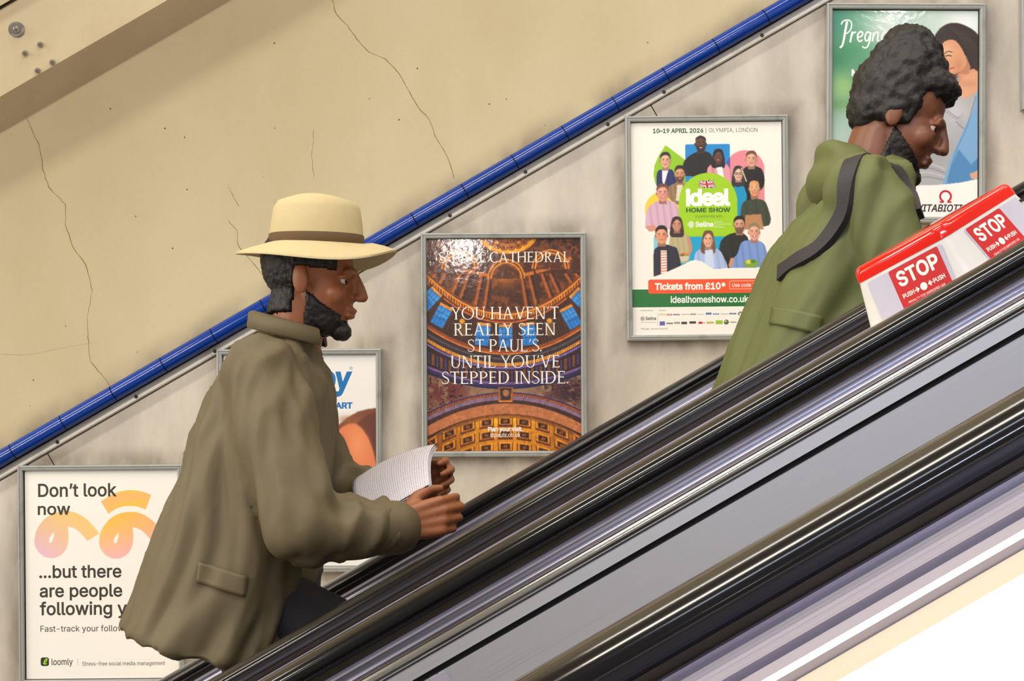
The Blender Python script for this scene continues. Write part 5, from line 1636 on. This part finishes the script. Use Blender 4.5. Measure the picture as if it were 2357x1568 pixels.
for li in range(3):
    bm = bmesh.new(); G = []
    uv = bm.loops.layers.uv.new('UVMap')
    for i in range(17):
        row = []
        for j in range(21):
            u, v = i / 16, j / 20
            p = (c00 * (1 - u) + c10 * u) * (1 - v) + (c01 * (1 - u) + c11 * u) * v
            bow = .016 * math.sin(math.pi * v) + .008 * math.sin(math.pi * u) - .02 * (u ** 3) * (v - .3)
            p = p + nrm * (bow - li * .0028 * (1 + .8 * u))
            row.append((bm.verts.new(p), u * .18, v * .27))
        G.append(row)
    for i in range(16):
        for j in range(20):
            q = [G[i][j], G[i + 1][j], G[i + 1][j + 1], G[i][j + 1]]
            f = bm.faces.new([a[0] for a in q])
            for l, a in zip(f.loops, q): l[uv].uv = (a[2], a[1])
    o = mesh_obj('sheet', bm, M_NEWS, news, True)
    md = o.modifiers.new('t', 'SOLIDIFY'); md.thickness = 0.0010; md.offset = 0

# ---- the person in the green jacket, bowed forward
M_JACKET = simple('green_jacket_cloth', (98, 104, 58), 0.65, vary=0.12, scale=18, bump=0.1)
M_JACKET_D = simple('dark_strap_webbing', (44, 42, 46), 0.6, vary=0.15)
M_SKIN2 = simple('dark_brown_skin', (122, 74, 50), 0.42, vary=0.06, scale=30)
M_SHIRT2 = simple('rust_brown_top', (120, 70, 34), 0.8)
DM = 3.62; KM = DM / F; Yc = DM - DW
GX = at(1880, 700).x
gz = CAMZ + TREAD + 0.2 * 4
wom = empty('person', (GX, Yc, gz))
tag(wom, 'person with tall black hair in an olive green jacket, bowed forward behind the stop box', 'person', 'passengers riding the far escalator')
HG = frame(at(2072, 272), (0.86, -0.26, -0.42), (0.05, 1, 0))
bm = bmesh.new()
head_shape(bm, HG, at(1996, 402))
def ring(x, y, hx, hy, tl=0.0): p = at(x, y); return (p.x, Yc, p.z, hx * KM, hy, tl)
tube_loft(bm, [ring(1990, 400, 60, .10, .5), ring(1950, 460, 95, .17, .45), ring(1915, 560, 110, .16, .3), ring(1870, 720, 115, .15, .2), ring(1830, 880, 125, .17, .1)])
shR, elR, wrR = at(1950, 466, -.17), at(2035, 690, -.22), at(2210, 650, -.13)
shL, elL, wrL = at(1950, 466, .17), at(2040, 690, .22), at(2200, 630, .12)
limb(bm, [shR, elR, wrR], [.05, .04, .026]); limb(bm, [shL, elL, wrL], [.05, .04, .026])
hipR, hipL = at(1830, 880, -.09), at(1825, 880, .09)
ankR, ankL = Vector((GX - .06, Yc - .10, gz + .09)), Vector((GX - .10, Yc + .10, gz + .09))
kneeR, kneeL = (hipR + ankR) / 2 + Vector((.10, 0, 0)), (hipL + ankL) / 2 + Vector((.07, 0, 0))
limb(bm, [hipR, kneeR, ankR], [.083, .056, .04]); limb(bm, [hipL, kneeL, ankL], [.083, .056, .04])
hand_shape(bm, frame(wrR + Vector((.012, 0, .003)), (0.9, 0.25, 0.3), (-0.25, 0.1, 1)), (0.5, .55, .6, .65), 1, .05, .6)
hand_shape(bm, frame(wrL + Vector((.012, 0, .003)), (0.9, -0.25, 0.3), (-0.25, -0.1, 1)) @ Matrix.Diagonal((1, 1, -1, 1)), (0.5, .55, .6, .65), 1, .05, .6)
bod = fuse('body', bm, 0.0042, M_SKIN2, wom, 4)
eyes(HG, wom)
bm = bmesh.new()                                   # tall swept-up hair, covering brow, crown and nape
for c, r in (((-0.030, 0, 0.050), (0.098, 0.088, 0.092)), ((-0.030, 0, 0.100), (0.086, 0.082, 0.074)), ((-0.040, 0, 0.140), (0.066, 0.068, 0.055)), ((-0.056, 0, 0.000), (0.060, 0.076, 0.070)), ((0.040, 0, 0.088), (0.052, 0.070, 0.038)), ((-0.010, 0.066, 0.018), (0.050, 0.022, 0.056)), ((-0.010, -0.066, 0.018), (0.046, 0.022, 0.056))):
    ball(bm, HG @ Vector(c), r, HG.to_3x3())
fuse('hair', bm, 0.006, M_HAIR, wom, 4, lambda p: 0.007 * noise.noise(p * 55) + 0.004 * noise.noise(p * 130))
hair_shell('beard', bod, HG, beard_fn, 0.0045, 0.003, wom)
bm = bmesh.new()
tube_loft(bm, [ring(2010, 388, 62, .075, .4), ring(1995, 410, 90, .12, .5), ring(1962, 455, 128, .185, .45), ring(1938, 520, 152, .215, .35), ring(1915, 610, 166, .220, .25), ring(1882, 720, 176, .225, .2), ring(1845, 840, 184, .235, .15), ring(1815, 950, 186, .240, .1)], 56)
limb(bm, [shR + Vector((0, .01, 0)), elR, wrR - Vector((.03, 0, 0))], [.082, .072, .052])
limb(bm, [shL + Vector((0, -.01, 0)), elL, wrL - Vector((.03, 0, 0))], [.082, .072, .052])
fuse('jacket', bm, 0.010, M_JACKET, wom, 5, cloth(.024, 15, (-.5, 0, -1)))
jkt = [o for o in wom.children if o.name.startswith('jacket')][0]
flap('pocket_flap', jkt, [(1752, 716), (1850, 742), (1842, 782), (1744, 754)], M_JACKET, wom)
bm = bmesh.new()                                   # hood lying on the back of the neck
for c, r in ((at(1945, 385, 0), (.075, .115, .05)), (at(1918, 420, 0), (.06, .12, .06))): ball(bm, c, r, Matrix.Rotation(math.radians(35), 3, 'Y'))
fuse('hood', bm, 0.009, M_JACKET, wom, 5, cloth(.012, 10, (0, 1, 0)))
bm = bmesh.new()                                   # open neck of the top
ball(bm, at(2052, 440, 0), (.05, .075, .075)); fuse('top', bm, 0.008, M_SHIRT2, wom, 4)
bm = bmesh.new()
limb(bm, [hipR, kneeR, ankR + Vector((0, 0, .01))], [.115, .085, .066]); limb(bm, [hipL, kneeL, ankL + Vector((0, 0, .01))], [.115, .085, .066])
fuse('trousers', bm, 0.010, M_TROUSER, wom, 4, cloth(.007, 9, (0, 0, 1)))
for ak in (ankR, ankL):
    bm = bmesh.new(); z0 = ak.z - .09
    tube_loft(bm, [(ak.x + .045, ak.y, z0 + .002, .130, .046, 0), (ak.x + .045, ak.y, z0 + .030, .130, .048, 0), (ak.x + .02, ak.y, z0 + .060, .095, .044, -.25), (ak.x - .01, ak.y, z0 + .10, .052, .042, 0)], 28)
    fuse('shoe', bm, 0.007, M_SHOE, wom, 3)
# strap slung over the near shoulder
bm = bmesh.new()
sp = [Vector(q) for q in (at(2050, 520, -.20), at(2020, 450, -.16), at(1990, 410, -.12), at(1942, 425, -.165), at(1905, 470, -.222), at(1865, 525, -.232), at(1815, 590, -.205), at(1775, 640, -.12))]
from mathutils.bvhtree import BVHTree
jk = [o for o in wom.children if o.name.startswith('jacket')][0]
bv = BVHTree.FromPolygons([v.co.copy() for v in jk.data.vertices], [tuple(p.vertices) for p in jk.data.polygons])
ax = [[float(v[0]) for v in catmull([(p[a], 0) for p in sp], 6)] for a in range(3)]
cp = [Vector((x, y, z)) for x, y, z in zip(*ax)]
hits = [bv.find_nearest(p) for p in cp]
H_ = [h[0] for h in hits]; N_ = [h[1] for h in hits]
for _ in range(4):
    H_ = [H_[0]] + [(H_[i - 1] + H_[i] * 2 + H_[i + 1]) / 4 for i in range(1, len(H_) - 1)] + [H_[-1]]
    N_ = [N_[0]] + [(N_[i - 1] + N_[i] + N_[i + 1]).normalized() for i in range(1, len(N_) - 1)] + [N_[-1]]
prev = None
for i in range(len(H_)):
    t_ = (H_[min(i + 1, len(H_) - 1)] - H_[max(i - 1, 0)]).normalized()
    n_ = (N_[i] - t_ * N_[i].dot(t_)).normalized()
    sd = t_.cross(n_).normalized() * .018
    c_ = H_[i] + n_ * .010
    ro = [bm.verts.new(c_ + sd), bm.verts.new(c_ - sd), bm.verts.new(c_ - sd - n_ * .014), bm.verts.new(c_ + sd - n_ * .014)]
    if prev:
        for k in range(4): bm.faces.new((prev[k], prev[(k + 1) % 4], ro[(k + 1) % 4], ro[k]))
    else: bm.faces.new(ro[::-1])
    prev = ro
bm.faces.new(prev); fix(bm)
mesh_obj('bag_strap', bm, M_JACKET_D, wom, True, 50)
